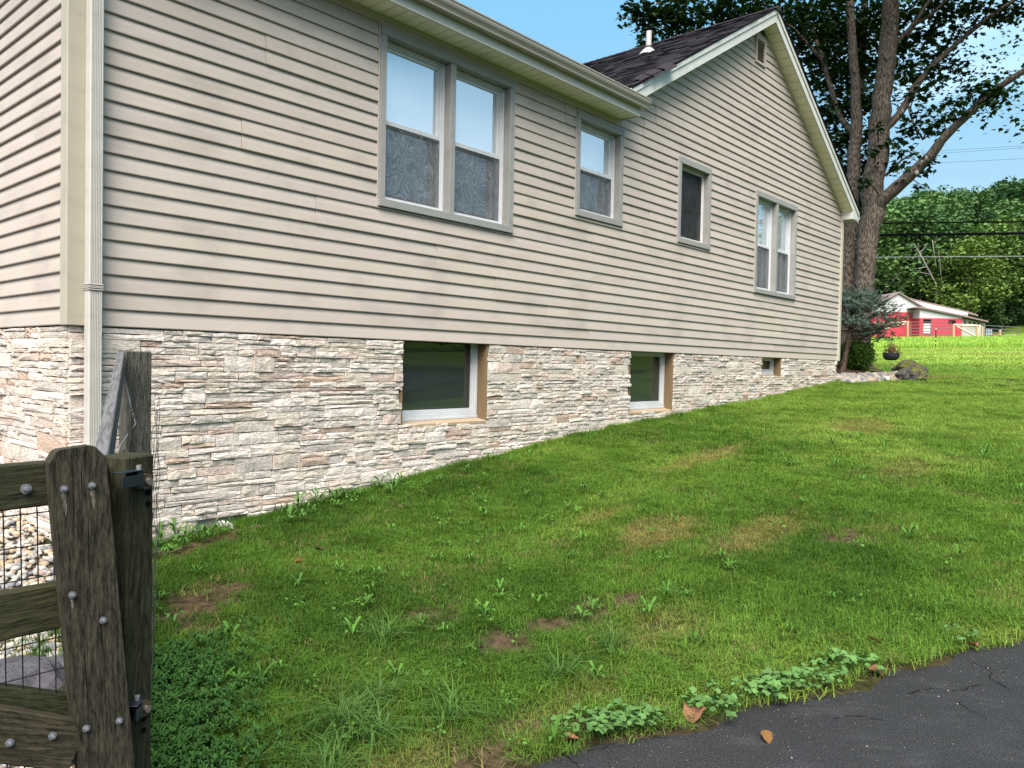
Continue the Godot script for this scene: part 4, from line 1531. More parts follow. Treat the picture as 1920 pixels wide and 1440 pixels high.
func build_lawn() -> void:
	var kinds := [grass_clump(26, 0.07, 0.052, 0.0042, 1.25), grass_clump(22, 0.075, 0.07, 0.0048, 1.4), grass_clump(30, 0.065, 0.038, 0.0036, 1.1), grass_clump(16, 0.065, 0.09, 0.005, 1.5)]
	var xf := [[], [], [], []]
	var tn := [[], [], [], []]
	var put := func(x: float, z: float, sc: float, sy: float):
		var b := bare(x, z)
		if rng.randf() < b.x * 1.05: return
		if rng.randf() < b.y * 0.35: return
		var k := 0
		var r := rng.randf()
		var q := noise.get_noise_2d(x * 2.3 + 30.0, z * 2.3)
		if q > 0.12: k = 1 if r < 0.75 else 3
		elif q < -0.18: k = 2 if r < 0.7 else 0
		else: k = 0 if r < 0.6 else (1 if r < 0.85 else 2)
		if x < 3.2 and z > 1.6 and r < 0.35: k = 3
		if b.y > 0.3: k = 2
		var t := Basis(Vector3.UP, rng.randf() * TAU) * Basis(Vector3(1, 0, 0), rng.randf_range(-0.15, 0.15))
		xf[k].append(Transform3D(t.scaled(Vector3(sc, sc * sy, sc)), Vector3(x, ground(x, z) + 0.002, z)))
		tn[k].append(lawn_tone(x, z))
	# near lawn
	for i in 33500:
		var x := rng.randf_range(0.4, 7.5)
		var z := rng.randf_range(0.02, 6.4)
		if on_lawn(x, z): put.call(x, z, rng.randf_range(0.8, 1.15), rng.randf_range(0.75, 1.15))
	for i in 26000:
		var x := rng.randf_range(7.0, 17.5)
		var z := rng.randf_range(0.02, 7.0)
		if z < drive_edge(x) and on_lawn(x, z): put.call(x, z, rng.randf_range(1.0, 1.5), rng.randf_range(0.65, 0.95))
	for i in 20000:
		var x := rng.randf_range(16.0, 34.0)
		var z := rng.randf_range(-9.0, 8.0)
		if on_lawn(x, z): put.call(x, z, rng.randf_range(1.4, 2.3), rng.randf_range(0.4, 0.6))
	# dead thatch between the green blades
	for i in 6000:
		var x := rng.randf_range(0.6, 12.0)
		var z := rng.randf_range(0.1, 5.5)
		if not on_lawn(x, z): continue
		if rng.randf() > 0.35 + noise.get_noise_2d(x * 1.7, z * 1.7 + 50.0) * 1.6: continue
		var sc := rng.randf_range(0.7, 1.1)
		xf[2].append(Transform3D(Basis(Vector3.UP, rng.randf() * TAU).scaled(Vector3(sc * 1.3, sc * 0.9, sc * 1.3)), Vector3(x, ground(x, z) + 0.008, z)))
		var sh := rng.randf_range(0.7, 1.2)
		tn[2].append(Color(0.24 * sh, 0.21 * sh, 0.085 * sh))
	# along the foot of the wall, uncut and taller
	for i in 1500:
		var x := rng.randf_range(2.5, 16.6)
		var z := 0.03 + absf(rng.randfn(0.0, 0.07))
		if rng.randf() < 0.35 + 0.65 * clampf(noise.get_noise_2d(x * 2.0, 90.0) * 3.0 + 0.4, 0, 1): put.call(x, z, rng.randf_range(0.9, 1.2), rng.randf_range(1.0, 1.9))
	# behind the gate, below the lowest rail
	for i in 900:
		var x := rng.randf_range(-1.0, 0.75)
		var z := rng.randf_range(3.32, 3.66)
		if z < drive_edge(x): put.call(x, z, 1.0, 1.0)
	var lawn := Node3D.new()
	lawn.name = "lawn_grass"
	add_child(lawn, true)
	lawn.set_meta("kind", "stuff")
	lawn.set_meta("label", "short green grass of the sloping lawn between house wall and driveway")
	lawn.set_meta("category", "grass")
	for k in 4: scatter("grass_blades", kinds[k], M.grass, xf[k], tn[k], lawn)
	# weeds: dandelion rosettes, clover and broad leaves
	var wk := [weed_mesh(9, 0.075, 0.018, 0.03), weed_mesh(7, 0.09, 0.02, 0.05), ivy_mesh(14, 0.07, 0.011, 0.05)]
	var wx := [[], [], []]
	var wt := [[], [], []]
	for i in 620:
		var x := rng.randf_range(1.2, 10.0)
		var z := rng.randf_range(0.06, 4.8)
		if not on_lawn(x, z): continue
		if rng.randf() > 0.35 + 0.6 * clampf(1.0 - (x - 1.5) / 5.0, 0, 1): continue
		var k: int = [0, 1, 2, 2][rng.randi() % 4]
		var s := rng.randf_range(0.5, 1.0)
		wx[k].append(Transform3D(Basis(Vector3.UP, rng.randf() * TAU).scaled(Vector3(s, s * 1.1, s)), Vector3(x, ground(x, z) + 0.02, z)))
		var t := rng.randf_range(0.8, 1.4)
		wt[k].append(Color(0.062 * t, 0.14 * t, 0.026 * t))
	for i in 60:
		var x := 2.1 + absf(rng.randfn(0.0, 1.2))
		var z := 0.08 + absf(rng.randfn(0.0, 0.18))
		if x > 16.0 or (x > 2.85 and x < 3.4): continue
		var s := rng.randf_range(0.7, 1.3)
		var k := rng.randi() % 2
		wx[k].append(Transform3D(Basis(Vector3.UP, rng.randf() * TAU).scaled(Vector3(s, s * 1.3, s)), Vector3(x, ground(x, z) + 0.02, z)))
		wt[k].append(Color(0.07, 0.145, 0.035))
	# dense low weeds beside the fence posts
	var dn := weed_mesh(7, 0.034, 0.010, 0.02)
	var dx := []
	var dt := []
	for i in 1700:
		var z := rng.randf_range(1.9, 3.65)
		var fx := 0.90 + (3.62 - z) * 0.43
		var x := fx + absf(rng.randfn(0.0, 0.22))
		if not on_lawn(x, z): continue
		if rng.randf() < bare(x, z).x: continue
		var s := rng.randf_range(0.7, 1.2)
		dx.append(Transform3D(Basis(Vector3.UP, rng.randf() * TAU).scaled(Vector3(s, s, s)), Vector3(x, ground(x, z) + rng.randf_range(0.015, 0.075), z)))
		var t := rng.randf_range(0.7, 1.2)
		dt.append(Color(0.042 * t, 0.105 * t, 0.024 * t))
	scatter("weeds", wk[0], M.leaf, wx[0], wt[0], lawn)
	scatter("weeds", wk[1], M.leaf, wx[1], wt[1], lawn)
	scatter("clover", wk[2], M.leaf, wx[2], wt[2], lawn)
	scatter("low_weeds", dn, M.leaf, dx, dt, lawn)
	# long coarse tufts of grass
	var tall := grass_clump(26, 0.035, 0.26, 0.0062, 1.5)
	var tx := []
	var tt := []
	for q in [[1.92, 3.1], [1.98, 3.02], [2.1, 3.12], [2.05, 3.25], [1.8, 3.2], [2.25, 3.0], [2.4, 3.3], [1.7, 3.35], [2.9, 3.45], [3.3, 3.5], [2.6, 2.6]]:
		for i in 2:
			var x: float = q[0] + rng.randfn(0, 0.05)
			var z: float = q[1] + rng.randfn(0, 0.05)
			var s := rng.randf_range(0.6, 1.1)
			tx.append(Transform3D(Basis(Vector3.UP, rng.randf() * TAU).scaled(Vector3(s, s * 0.8, s)), Vector3(x, ground(x, z), z)))
			tt.append(Color(0.105, 0.20, 0.05))
	scatter("grass_tufts", tall, M.grass, tx, tt, lawn)
	# ground ivy along the driveway's edge
	var iv := ivy_mesh(18, 0.085, 0.019, 0.055)
	var ix := []
	var it := []
	for i in 84:
		var x := rng.randf_range(2.62, 4.35) if i < 64 else rng.randf_range(4.3, 7.0)
		var z := drive_edge(x) - absf(rng.randfn(0.02, 0.06)) - (0.03 if x > 3.4 else 0.0)
		if i < 22: 
			x = 2.74 + rng.randfn(0.0, 0.07)
			z = drive_edge(x) - 0.03 - absf(rng.randfn(0.0, 0.05))
		if i >= 22 and noise.get_noise_2d(x * 4.0, 60.0) < -0.08: continue
		var s := rng.randf_range(0.45, 1.15)
		ix.append(Transform3D(Basis(Vector3.UP, rng.randf() * TAU).scaled(Vector3(s, s, s)), Vector3(x, ground(x, z) + 0.012, z)))
		var t := rng.randf_range(0.8, 1.3)
		it.append(Color(0.085 * t, 0.17 * t, 0.05 * t))
	var ivy := scatter("ground_ivy", iv, M.leaf, ix, it, self, "low round leaved ground ivy spilling over the driveway's edge", "ground cover")
	# pebbles inside the fence
	build_gravel()

func pebble_mesh(sd: int) -> ArrayMesh:
	var m := MB.new()
	var f := FastNoiseLite.new()
	f.seed = sd
	f.frequency = 0.5
	m.lump(Vector3.ZERO, Vector3(1, 0.62, 0.78), f, 0.5, 6, 9)
	for i in m.v.size(): m.n[i] = (m.v[i] * Vector3(1, 2.2, 1.4)).normalized()
	return m.mesh()
func pebble_tone() -> Color:
	var r := rng.randf()
	var c := Color(0.36, 0.34, 0.32)
	if r < 0.2: c = Color(0.42, 0.32, 0.22)
	elif r < 0.35: c = Color(0.50, 0.44, 0.38)
	elif r < 0.5: c = Color(0.22, 0.22, 0.24)
	elif r < 0.6: c = Color(0.36, 0.25, 0.20)
	elif r < 0.7: c = Color(0.58, 0.55, 0.52)
	var s := rng.randf_range(0.55, 0.9)
	return Color(c.r * s, c.g * s, c.b * s)
func build_gravel() -> void:
	var bed := Node3D.new()
	bed.name = "gravel"
	add_child(bed, true)
	bed.set_meta("kind", "stuff")
	bed.set_meta("label", "rounded grey and tan river pebbles behind the gate beside the house")
	bed.set_meta("category", "gravel")
	for v in 3:
		var xs := []
		var ts := []
		for i in 5200:
			var z := rng.randf_range(-3.2, 3.25)
			var x := rng.randf_range(-0.6, 1.97)
			if not in_gravel(x, z): continue
			var s := rng.randf_range(0.013, 0.034)
			var b := Basis.from_euler(Vector3(rng.randf_range(-0.4, 0.4), rng.randf() * TAU, rng.randf_range(-0.4, 0.4)))
			xs.append(Transform3D(b.scaled(Vector3(s, s, s)), Vector3(x, ground(x, z) + rng.randf_range(0.0, 0.022), z)))
			ts.append(pebble_tone())
		scatter("pebbles", pebble_mesh(40 + v), M.pebble, xs, ts, bed)
	# the dark split boulder behind the gate
	var m := MB.new()
	m.col = Color(0.075, 0.072, 0.085)
	var f := FastNoiseLite.new()
	f.seed = 9
	f.frequency = 0.9
	f.noise_type = FastNoiseLite.TYPE_CELLULAR
	m.lump(Vector3(1.08, 0.06, 1.88), Vector3(0.36, 0.22, 0.34), f, 0.45, 11, 14)
	m.lump(Vector3(1.36, 0.04, 1.72), Vector3(0.16, 0.12, 0.2), f, 0.45, 9, 12)
	var b := thing("boulder", "dark slate grey split boulder lying on the pebbles behind the gate", "boulder", Vector3(1.08, 0.0, 1.88))
	part("rock", m, M.rock, b)
	# a few weeds among the pebbles
	var gx := []
	var gt := []
	for i in 60:
		var z := rng.randf_range(0.7, 1.6)
		var x := 1.5 + rng.randfn(0, 0.12)
		gx.append(Transform3D(Basis(Vector3.UP, rng.randf() * TAU), Vector3(x, ground(x, z) + 0.02, z)))
		gt.append(Color(0.07, 0.14, 0.03))
	scatter("weeds", grass_clump(14, 0.05, 0.09, 0.005, 1.2), M.grass, gx, gt, bed)

# ---------------------------------------------------------------- trees
func maple_leaf() -> ArrayMesh:
	var m := MB.new()
	var pts := [Vector2(0, 0.02), Vector2(0.22, -0.06), Vector2(0.20, 0.12), Vector2(0.52, 0.16), Vector2(0.38, 0.36), Vector2(0.42, 0.52), Vector2(0.20, 0.56), Vector2(0.0, 1.0)]
	var l := []
	for p in pts: l.append(Vector3(p.x, -0.18 * p.x, p.y))
	var r := []
	for p in pts: r.append(Vector3(-p.x, -0.18 * p.x, p.y))
	var c := Vector3(0, 0.0, 0.4)
	for i in pts.size() - 1:
		m.tri(c, l[i + 1], l[i])
		m.tri(c, r[i], r[i + 1])
	return m.mesh()

func limb(parent: Node3D, called: String, px: Array, seg := 12, rough := 0.06) -> Array:
	# px: [x, y, depth, radius in pixels]
	var pts := []
	var rad := []
	for i in px.size() - 1:
		var n := 5
		for k in n:
			var t := float(k) / n
			var d: float = lerpf(px[i][2], px[i + 1][2], t)
			var p := at(lerpf(px[i][0], px[i + 1][0], t), lerpf(px[i][1], px[i + 1][1], t), d)
			var r: float = lerpf(px[i][3], px[i + 1][3], t) * d / FPX
			p += Vector3(noise.get_noise_3dv(p * 1.7), noise.get_noise_3dv(p * 1.7 + Vector3(9, 0, 0)) * 0.3, noise.get_noise_3dv(p * 1.7 + Vector3(0, 9, 0))) * r * 0.5
			pts.append(p)
			rad.append(r)
	var e = px[px.size() - 1]
	pts.append(at(e[0], e[1], e[2]))
	rad.append(e[3] * e[2] / FPX)
	var m := MB.new()
	m.col = Color(0.25, 0.20, 0.165)
	m.tube(pts, rad, seg, rough, rng)
	part(called, m, M.bark, parent)
	return pts

func build_maple() -> void:
	var base := at(1612, 700, 20.0)
	var tree := thing("maple_tree", "tall old maple with two rough trunks and dark leaves behind the house's far corner", "tree", base)
	var joints := []
	joints += limb(tree, "trunk", [[1606, 730, 20.0, 31], [1608, 702, 20.0, 26], [1612, 670, 20.0, 20], [1616, 600, 20, 18], [1619, 520, 20, 17.5], [1624, 450, 20, 18], [1632, 400, 20, 20], [1640, 340, 20, 19], [1646, 290, 20, 18.5], [1650, 240, 20, 18], [1654, 190, 20, 16.5], [1658, 140, 20, 16], [1664, 90, 20, 16], [1669, 40, 20, 15], [1675, -30, 20, 14], [1684, -120, 20, 11], [1690, -260, 20, 7], [1694, -420, 20, 2]], 20, 0.07)
	joints += limb(tree, "trunk", [[1592, 720, 20.6, 24], [1593, 670, 20.6, 20], [1594, 560, 20.6, 19], [1594, 460, 20.6, 17], [1598, 360, 20.6, 13], [1603, 260, 20.7, 11], [1604, 170, 20.8, 8.5], [1600, 100, 20.9, 8], [1594, 20, 21, 7], [1588, -90, 21, 5], [1580, -250, 21, 2]], 16, 0.07)
	joints += limb(tree, "trunk", [[1600, 330, 21.2, 9], [1604, 250, 21.6, 8.5], [1612, 150, 22, 8], [1618, 60, 22.3, 7], [1624, -60, 22.6, 5], [1632, -220, 23, 2]], 10)
	joints += limb(tree, "branch", [[1634, 402, 20, 15], [1650, 380, 19.8, 12.5], [1674, 360, 19.6, 11.5], [1709, 325, 19.3, 10.5], [1745, 289, 19.0, 9], [1782, 246, 18.7, 7.6], [1818, 209, 18.4, 6.8], [1854, 178, 18.2, 6.5], [1890, 152, 18.0, 6], [1921, 132, 17.8, 5.6], [1990, 96, 17.5, 4], [2090, 60, 17.2, 1.5]], 14)
	joints += limb(tree, "branch", [[1656, 244, 20, 10], [1684, 218, 20, 7.6], [1706, 181, 20, 6.5], [1728, 147, 20, 5.6], [1756, 115, 20, 5], [1796, 79, 20, 4.4], [1832, 50, 20, 4.2], [1868, 22, 20, 3.8], [1910, -6, 20, 3.2], [1990, -60, 20, 1]], 10)
	joints += limb(tree, "branch", [[1660, 105, 20, 7], [1668, 92, 20, 4.6], [1691, 68, 20, 4], [1720, 36, 20, 3.6], [1742, 2, 20, 3.2], [1770, -60, 20, 1.5]], 9)
	joints += limb(tree, "branch", [[1698, 68, 20.2, 3.6], [1716, 46, 20.2, 3.4], [1746, 28, 20.2, 3], [1775, 0, 20.2, 2.6], [1810, -40, 20.2, 1]], 8)
	joints += limb(tree, "branch", [[1600, 250, 20.9, 6], [1578, 222, 21.4, 5], [1560, 176, 21.8, 5], [1545, 118, 22.2, 4.6], [1528, 70, 22.6, 4], [1500, 10, 23, 3], [1450, -60, 23.5, 1.5]], 9)
	joints += limb(tree, "branch", [[1545, 118, 22.2, 3.2], [1500, 66, 22.4, 3], [1440, 12, 22.6, 2.8], [1380, -14, 22.6, 2.4], [1300, -22, 22.4, 2], [1230, 8, 22.2, 1.2], [1205, 50, 22, 0.8]], 8)
	joints += limb(tree, "branch", [[1700, 190, 20, 2.4], [1712, 230, 19.6, 2], [1730, 262, 19.4, 1.2]], 7)
	joints += limb(tree, "branch", [[1660, 330, 19.9, 3], [1690, 300, 19.6, 2], [1720, 286, 19.4, 1]], 7)
	# branch scars and pale lichen patches
	var sc := MB.new()
	sc.col = Color(0.30, 0.29, 0.24)
	for q in [[1719, 324, 19.2, 7], [1728, 303, 19.0, 3.5], [1737, 296, 19.0, 5], [1692, 208, 19.7, 5], [1710, 60, 19.8, 3], [1678, 55, 19.6, 3.5]]:
		var p := at(q[0], q[1], q[2] - q[3] * 0.004 - 0.1)
		sc.lump(p, Vector3(0.038, 0.045, 0.03) * (q[3] / 4.5), noise, 0.4, 5, 8)
	part("lichen", sc, M.matte, tree).set_meta("kind", "stuff")
	for q in [[1646, 306, 19.66], [1642, 404, 19.70]]:
		var kn := MB.new()
		kn.col = Color(0.2, 0.17, 0.15)
		var c := at(q[0], q[1], q[2])
		var pts := []
		var rad := []
		for k in 11:
			var an := TAU * k / 10.0
			pts.append(c + cam_r * cos(an) * 0.05 + Vector3(0, sin(an) * 0.075, 0))
			rad.append(0.016)
		kn.tube(pts, rad, 6)
		kn.col = Color(0.02, 0.015, 0.012)
		kn.tube([c + cam_f * 0.05, c - cam_f * 0.004], [0.045, 0.03], 10)
		part("knot", kn, M.matte, tree)
	# foliage: clusters of leaves on twigs, [x, y, depth, radius in pixels, leaves]
	var cl := []
	for q in [[1190, 12, 22, 22], [1205, 32, 22, 26], [1222, 52, 22, 20], [1236, 22, 22, 28], [1212, 70, 21.8, 14], [1206, 86, 21.8, 9], [1258, 34, 22.2, 22], [1262, 60, 22, 17], [1286, 40, 22, 26], [1300, 62, 22, 12], [1270, 8, 22.4, 26], [1318, 30, 22.4, 18], [1345, 14, 22.4, 24], [1372, 30, 22.6, 22], [1400, 18, 22.6, 26], [1425, 12, 22.8, 20], [1352, 44, 22.4, 12], [1235, 82, 21.9, 8],
		[1475, 20, 23, 22], [1492, 46, 23, 22], [1515, 25, 23, 28], [1500, 80, 23, 22], [1535, 60, 23, 30], [1520, 110, 22.8, 24], [1550, 100, 22.5, 30], [1572, 50, 23, 32], [1580, 130, 22, 34], [1530, 150, 22.6, 20], [1560, 170, 22.4, 24], [1600, 60, 22.5, 34], [1625, 120, 22, 34], [1545, 205, 22.2, 18], [1575, 215, 21.8, 28], [1600, 190, 21.4, 30], [1560, 250, 22, 22], [1585, 270, 21.6, 28], [1610, 250, 21.2, 28], [1572, 300, 21.8, 22], [1600, 320, 21, 30], [1590, 350, 21.4, 26], [1612, 370, 20.9, 20], [1580, 330, 22.2, 24], [1630, 60, 21.5, 30], [1635, 190, 21.4, 24], [1630, 290, 20.6, 18], [1600, 395, 21.5, 16], [1640, 20, 21.5, 30], [1560, 10, 23.4, 34],
		[1690, 130, 21, 26], [1700, 30, 20.6, 26], [1720, 70, 20.8, 24], [1690, 90, 20.8, 22], [1745, 60, 20.6, 26], [1740, 110, 20.4, 22], [1770, 90, 20.4, 24], [1715, 140, 20.2, 22], [1760, 140, 20, 20], [1780, 20, 20.6, 26], [1740, 10, 20.6, 24], [1810, 20, 20.4, 24], [1840, 12, 20.4, 22], [1870, 20, 20.2, 22], [1900, 18, 20, 24], [1930, 20, 20, 24], [1790, 120, 20, 18], [1806, 148, 20, 12], [1800, 60, 20.2, 18], [1850, 40, 20, 12], [1890, 36, 20, 12], [1715, 180, 19.8, 16], [1735, 165, 19.8, 16],
		[1700, 240, 19.6, 16], [1725, 250, 19.4, 18], [1745, 232, 19.4, 16], [1760, 245, 19.4, 14], [1720, 215, 19.6, 16], [1745, 205, 19.5, 12], [1690, 280, 19.6, 14], [1715, 290, 19.5, 16], [1735, 320, 19.2, 13], [1750, 300, 19.0, 13], [1700, 320, 19.4, 14], [1675, 310, 19.7, 14], [1725, 345, 19.2, 9], [1685, 345, 19.5, 10], [1670, 265, 19.8, 14],
		[1820, 168, 18.2, 14], [1838, 160, 18.2, 15], [1856, 172, 18.1, 15], [1872, 182, 18.0, 14], [1848, 192, 18.1, 13], [1866, 200, 18.0, 10], [1880, 172, 18.0, 8], [1782, 212, 18.6, 13], [1795, 190, 18.6, 12], [1775, 195, 18.8, 11], [1800, 215, 18.4, 10], [1770, 225, 18.8, 9], [1645, 240, 19.4, 9], [1640, 280, 19.3, 9], [1625, 340, 19.4, 10]]:
		cl.append(q)
	# the crown beyond the frame
	for i in 210:
		var an := rng.randf() * TAU
		var r := sqrt(rng.randf()) * 8.5
		var p := base + Vector3(cos(an) * r, rng.randf_range(9.5, 17.0) - r * 0.25, sin(an) * r)
		var v := p - EYE
		var w := v.dot(cam_f)
		var sx := 960.0 + FPX * v.dot(cam_r) / w
		if sx < 1340.0 and 720.0 - FPX * v.dot(cam_u) / w > -320.0: continue
		cl.append([960.0 + FPX * v.dot(cam_r) / w, 720.0 - FPX * v.dot(cam_u) / w, w, rng.randf_range(45, 80)])
	var xf := []
	var tn := []
	var tw := MB.new()
	tw.col = Color(0.06, 0.05, 0.042)
	for q in cl:
		if q[1] < -60 and q[1] > -600 and q[3] < 40: continue
		var c := at(q[0], q[1], q[2])
		var rr: float = q[3] * q[2] / FPX
		var near: Vector3 = joints[0]
		var best := 1e9
		for p in joints:
			var d: float = c.distance_squared_to(p + Vector3(0, 0.3, 0))
			if d < best:
				best = d
				near = p
		var mid := near.lerp(c, 0.55) + Vector3(0, 0.12, 0) * sqrt(best)
		if sqrt(best) < 2.4: tw.tube([near, mid, c, c + (c - mid) * 0.4], [0.022, 0.014, 0.008, 0.003], 5)
		var n := int(clampf(rr * rr * 1150.0, 18, 620))
		if q[3] > 44: n = int(n * 0.4)
		elif q[0] > 1680.0: n = int(n * 0.66)
		for i in n:
			var o := Vector3(rng.randfn(0, 0.46), rng.randfn(0, 0.40), rng.randfn(0, 0.55))
			if o.length() > 1.35: o *= 0.7
			var p: Vector3 = c + o * rr * Vector3(1, 1, 1.5)
			var b := Basis.from_euler(Vector3(rng.randf_range(-0.2, 1.1), rng.randf() * TAU, rng.randf_range(-0.5, 0.5)))
			var s := rng.randf_range(0.10, 0.19)
			xf.append(Transform3D(b.scaled(Vector3(s, s, s)), p))
			var t := rng.randf_range(0.55, 1.35)
			tn.append(Color(0.030 * t, 0.062 * t, 0.020 * t))
	part("twigs", tw, M.bark, tree).set_meta("kind", "stuff")
	scatter("foliage", maple_leaf(), M.leaf, xf, tn, tree)

# ---------------------------------------------------------------- planting bed at the far corner
func build_bed() -> void:
	# bark mulch heaped round the maple
	var mb := MB.new()
	mb.col = Color(0.16, 0.095, 0.07)
	var g := []
	for i in 25:
		var row := []
		for k in 29:
			var x := lerpf(16.7, 23.2, k / 28.0)
			var z := lerpf(-4.2, 0.55, i / 24.0)
			var e := Vector2((x - 20.2) / 3.2, (z + 1.6) / 2.1).length()
			var y := ground(x, z) - 0.05 + 0.42 * clampf(1.0 - e, 0, 1) + 0.03 * noise.get_noise_2d(x * 9.0, z * 9.0)
			row.append(Vector3(x, y, z))
		g.append(row)
	for i in 24:
		for k in 28: mb.quad(g[i][k], g[i + 1][k], g[i + 1][k + 1], g[i][k + 1])
	setting("mulch_bed", mb, M.soil)
	# river stones in front
	var xs := [[], []]
	var ts := [[], []]
	for i in 1700:
		var t := rng.randf()
		var x := lerpf(16.66, 22.6, t)
		var f0 := 0.34 + 0.04 * sin(x * 4.0)
		var wd := lerpf(1.15, 0.35, t)
		var z := f0 - rng.randf() * wd + (0.1 if x > 20 else 0.0)
		if x > 21.0: z = 0.52 - (x - 21.0) * 0.16 - rng.randf() * 0.35
		if x < 16.75 and z < 0: continue
		var s := rng.randf_range(0.03, 0.085) if rng.randf() < 0.8 else rng.randf_range(0.08, 0.13)
		var b := Basis.from_euler(Vector3(rng.randf_range(-0.5, 0.5), rng.randf() * TAU, rng.randf_range(-0.5, 0.5)))
		xs[i % 2].append(Transform3D(b.scaled(Vector3(s, s, s)), Vector3(x, ground(x, z) + rng.randf_range(0.0, 0.10) * clampf((f0 + 0.1 - z) * 3.0, 0, 1), z)))
		var c := pebble_tone()
		ts[i % 2].append(Color(c.r * 0.85, c.g * 0.84, c.b * 0.82))
	var bed := Node3D.new()
	bed.name = "river_stones"
	add_child(bed, true)
	bed.set_meta("kind", "stuff")
	bed.set_meta("label", "strip of pale rounded river stones edging the bed at the house's far corner")
	bed.set_meta("category", "stones")
	for k in 2: scatter("stones", pebble_mesh(50 + k), M.pebble, xs[k], ts[k], bed)
	# mossy boulders
	for q in [[1705, 698, 19.6, 35, 22, "largest mossy dark boulder right of the planting bed"], [1694, 706, 18.25, 17, 14, "small rounded boulder in front of the largest mossy boulder"], [1718, 706, 18.2, 23, 16, "dark boulder with yellow moss cap against the largest boulder"], [1638, 698, 19.2, 24, 8, "low flat mossy rock behind the river stones"], [1628, 711, 18.4, 15, 7, "flat dark rock lying among the river stones"]]:
		var c := at(q[0], q[1], q[2])
		var rx: float = q[3] * q[2] / FPX
		var ry: float = q[4] * q[2] / FPX
		var m := MB.new()
		var f := FastNoiseLite.new()
		f.seed = int(q[0])
		f.frequency = 0.7
		m.lump(Vector3.ZERO, Vector3(rx, ry, rx * 0.8), f, 0.4, 14, 20)
		for i in range(0, m.v.size(), 3):
			var mid := (m.v[i] + m.v[i + 1] + m.v[i + 2]) / 3.0
			var k := noise.get_noise_3dv((mid + c) * 5.0) + (m.n[i].y - 0.5) * 0.5
			var col := Color(0.085, 0.075, 0.072)
			if k > 0.08: col = Color(0.12, 0.125, 0.03) if k > 0.24 else Color(0.10, 0.095, 0.05)
			for j in 3: m.c[i + j] = col
		var o := thing("mossy_boulder", q[5], "boulder", c - Vector3(0, ry, 0), "boulders in the planting bed")
		var mi := part("rock", m.mesh(), M.rock, o)
		mi.position = Vector3(0, ry, 0)
	build_spruce()
	# the bright green bush under the spruce
	var c := at(1606, 666, 19.2)
	var bush := thing("green_bush", "low rounded bright green bush below the blue spruce", "bush", Vector3(c.x, ground(c.x, c.z), c.z))
	var lm := ivy_mesh(5, 0.05, 0.018, 0.05)
	var xf := []
	var tn := []
	for i in 900:
		var d := Vector3(rng.randfn(0, 1), rng.randfn(0, 1), rng.randfn(0, 1)).normalized() * pow(rng.randf(), 0.35)
		var p := c + d * Vector3(0.52, 0.36, 0.42)
		xf.append(Transform3D(Basis.from_euler(Vector3(rng.randf() * 6.0, rng.randf() * 6.0, rng.randf() * 6.0)).scaled(Vector3.ONE * rng.randf_range(0.9, 1.6)), p))
		var t := rng.randf_range(0.7, 1.3)
		tn.append(Color(0.065 * t, 0.125 * t, 0.022 * t))
	scatter("foliage", lm, M.leaf, xf, tn, bush)
	var st := MB.new()
	st.col = Color(0.12, 0.09, 0.06)
	for i in 8:
		var e := c + Vector3(rng.randf_range(-0.4, 0.4), rng.randf_range(-0.1, 0.2), rng.randf_range(-0.3, 0.3))
		st.tube([Vector3(c.x, ground(c.x, c.z) - 0.05, c.z), e], [0.012, 0.004], 5)
	part("stems", st, M.bark, bush).set_meta("kind", "stuff")
	# bowl planter with fading flowers
	var pc := at(1671, 668, 21.0)
	var pot := thing("bowl_planter", "black bowl planter of reddish flowers standing by the maple's mulch", "planter", pc - Vector3(0, 0.12, 0))
	var pm := MB.new()
	pm.col = Color(0.018, 0.018, 0.022)
	var prof := [[0.0, -0.11], [0.12, -0.105], [0.18, -0.06], [0.205, 0.0], [0.21, 0.085], [0.2, 0.09], [0.19, 0.08], [0.185, 0.03], [0.0, 0.03]]
	for i in prof.size() - 1:
		for k in 20:
			var a0 := TAU * k / 20.0
			var a1 := TAU * (k + 1) / 20.0
			var p = prof[i]
			var q = prof[i + 1]
			pm.quad(pc + Vector3(cos(a0) * p[0], p[1], sin(a0) * p[0]), pc + Vector3(cos(a0) * q[0], q[1], sin(a0) * q[0]), pc + Vector3(cos(a1) * q[0], q[1], sin(a1) * q[0]), pc + Vector3(cos(a1) * p[0], p[1], sin(a1) * p[0]))
	part("bowl", pm, M.plain, pot)
	xf = []
	tn = []
	for i in 130:
		var p := pc + Vector3(rng.randfn(0, 0.09), 0.08 + absf(rng.randfn(0, 0.11)), rng.randfn(0, 0.09))
		xf.append(Transform3D(Basis.from_euler(Vector3(rng.randf() * 6.0, rng.randf() * 6.0, rng.randf() * 6.0)), p))
		tn.append([Color(0.10, 0.14, 0.04), Color(0.32, 0.13, 0.08), Color(0.35, 0.24, 0.12), Color(0.16, 0.13, 0.05)][rng.randi() % 4])
	scatter("flowers", ivy_mesh(4, 0.04, 0.018, 0.03), M.leaf, xf, tn, pot)
	var hk := MB.new()
	hk.col = Color(0.10, 0.08, 0.06)
	hk.tube([pc + Vector3(-0.08, 0.0, 0), pc + Vector3(-0.14, 0.5, 0.05)], [0.006, 0.004], 5)
	hk.tube([pc + Vector3(0.05, 0.0, 0), pc + Vector3(0.02, 0.62, 0.0)], [0.006, 0.004], 5)
	part("stake", hk, M.matte, pot)

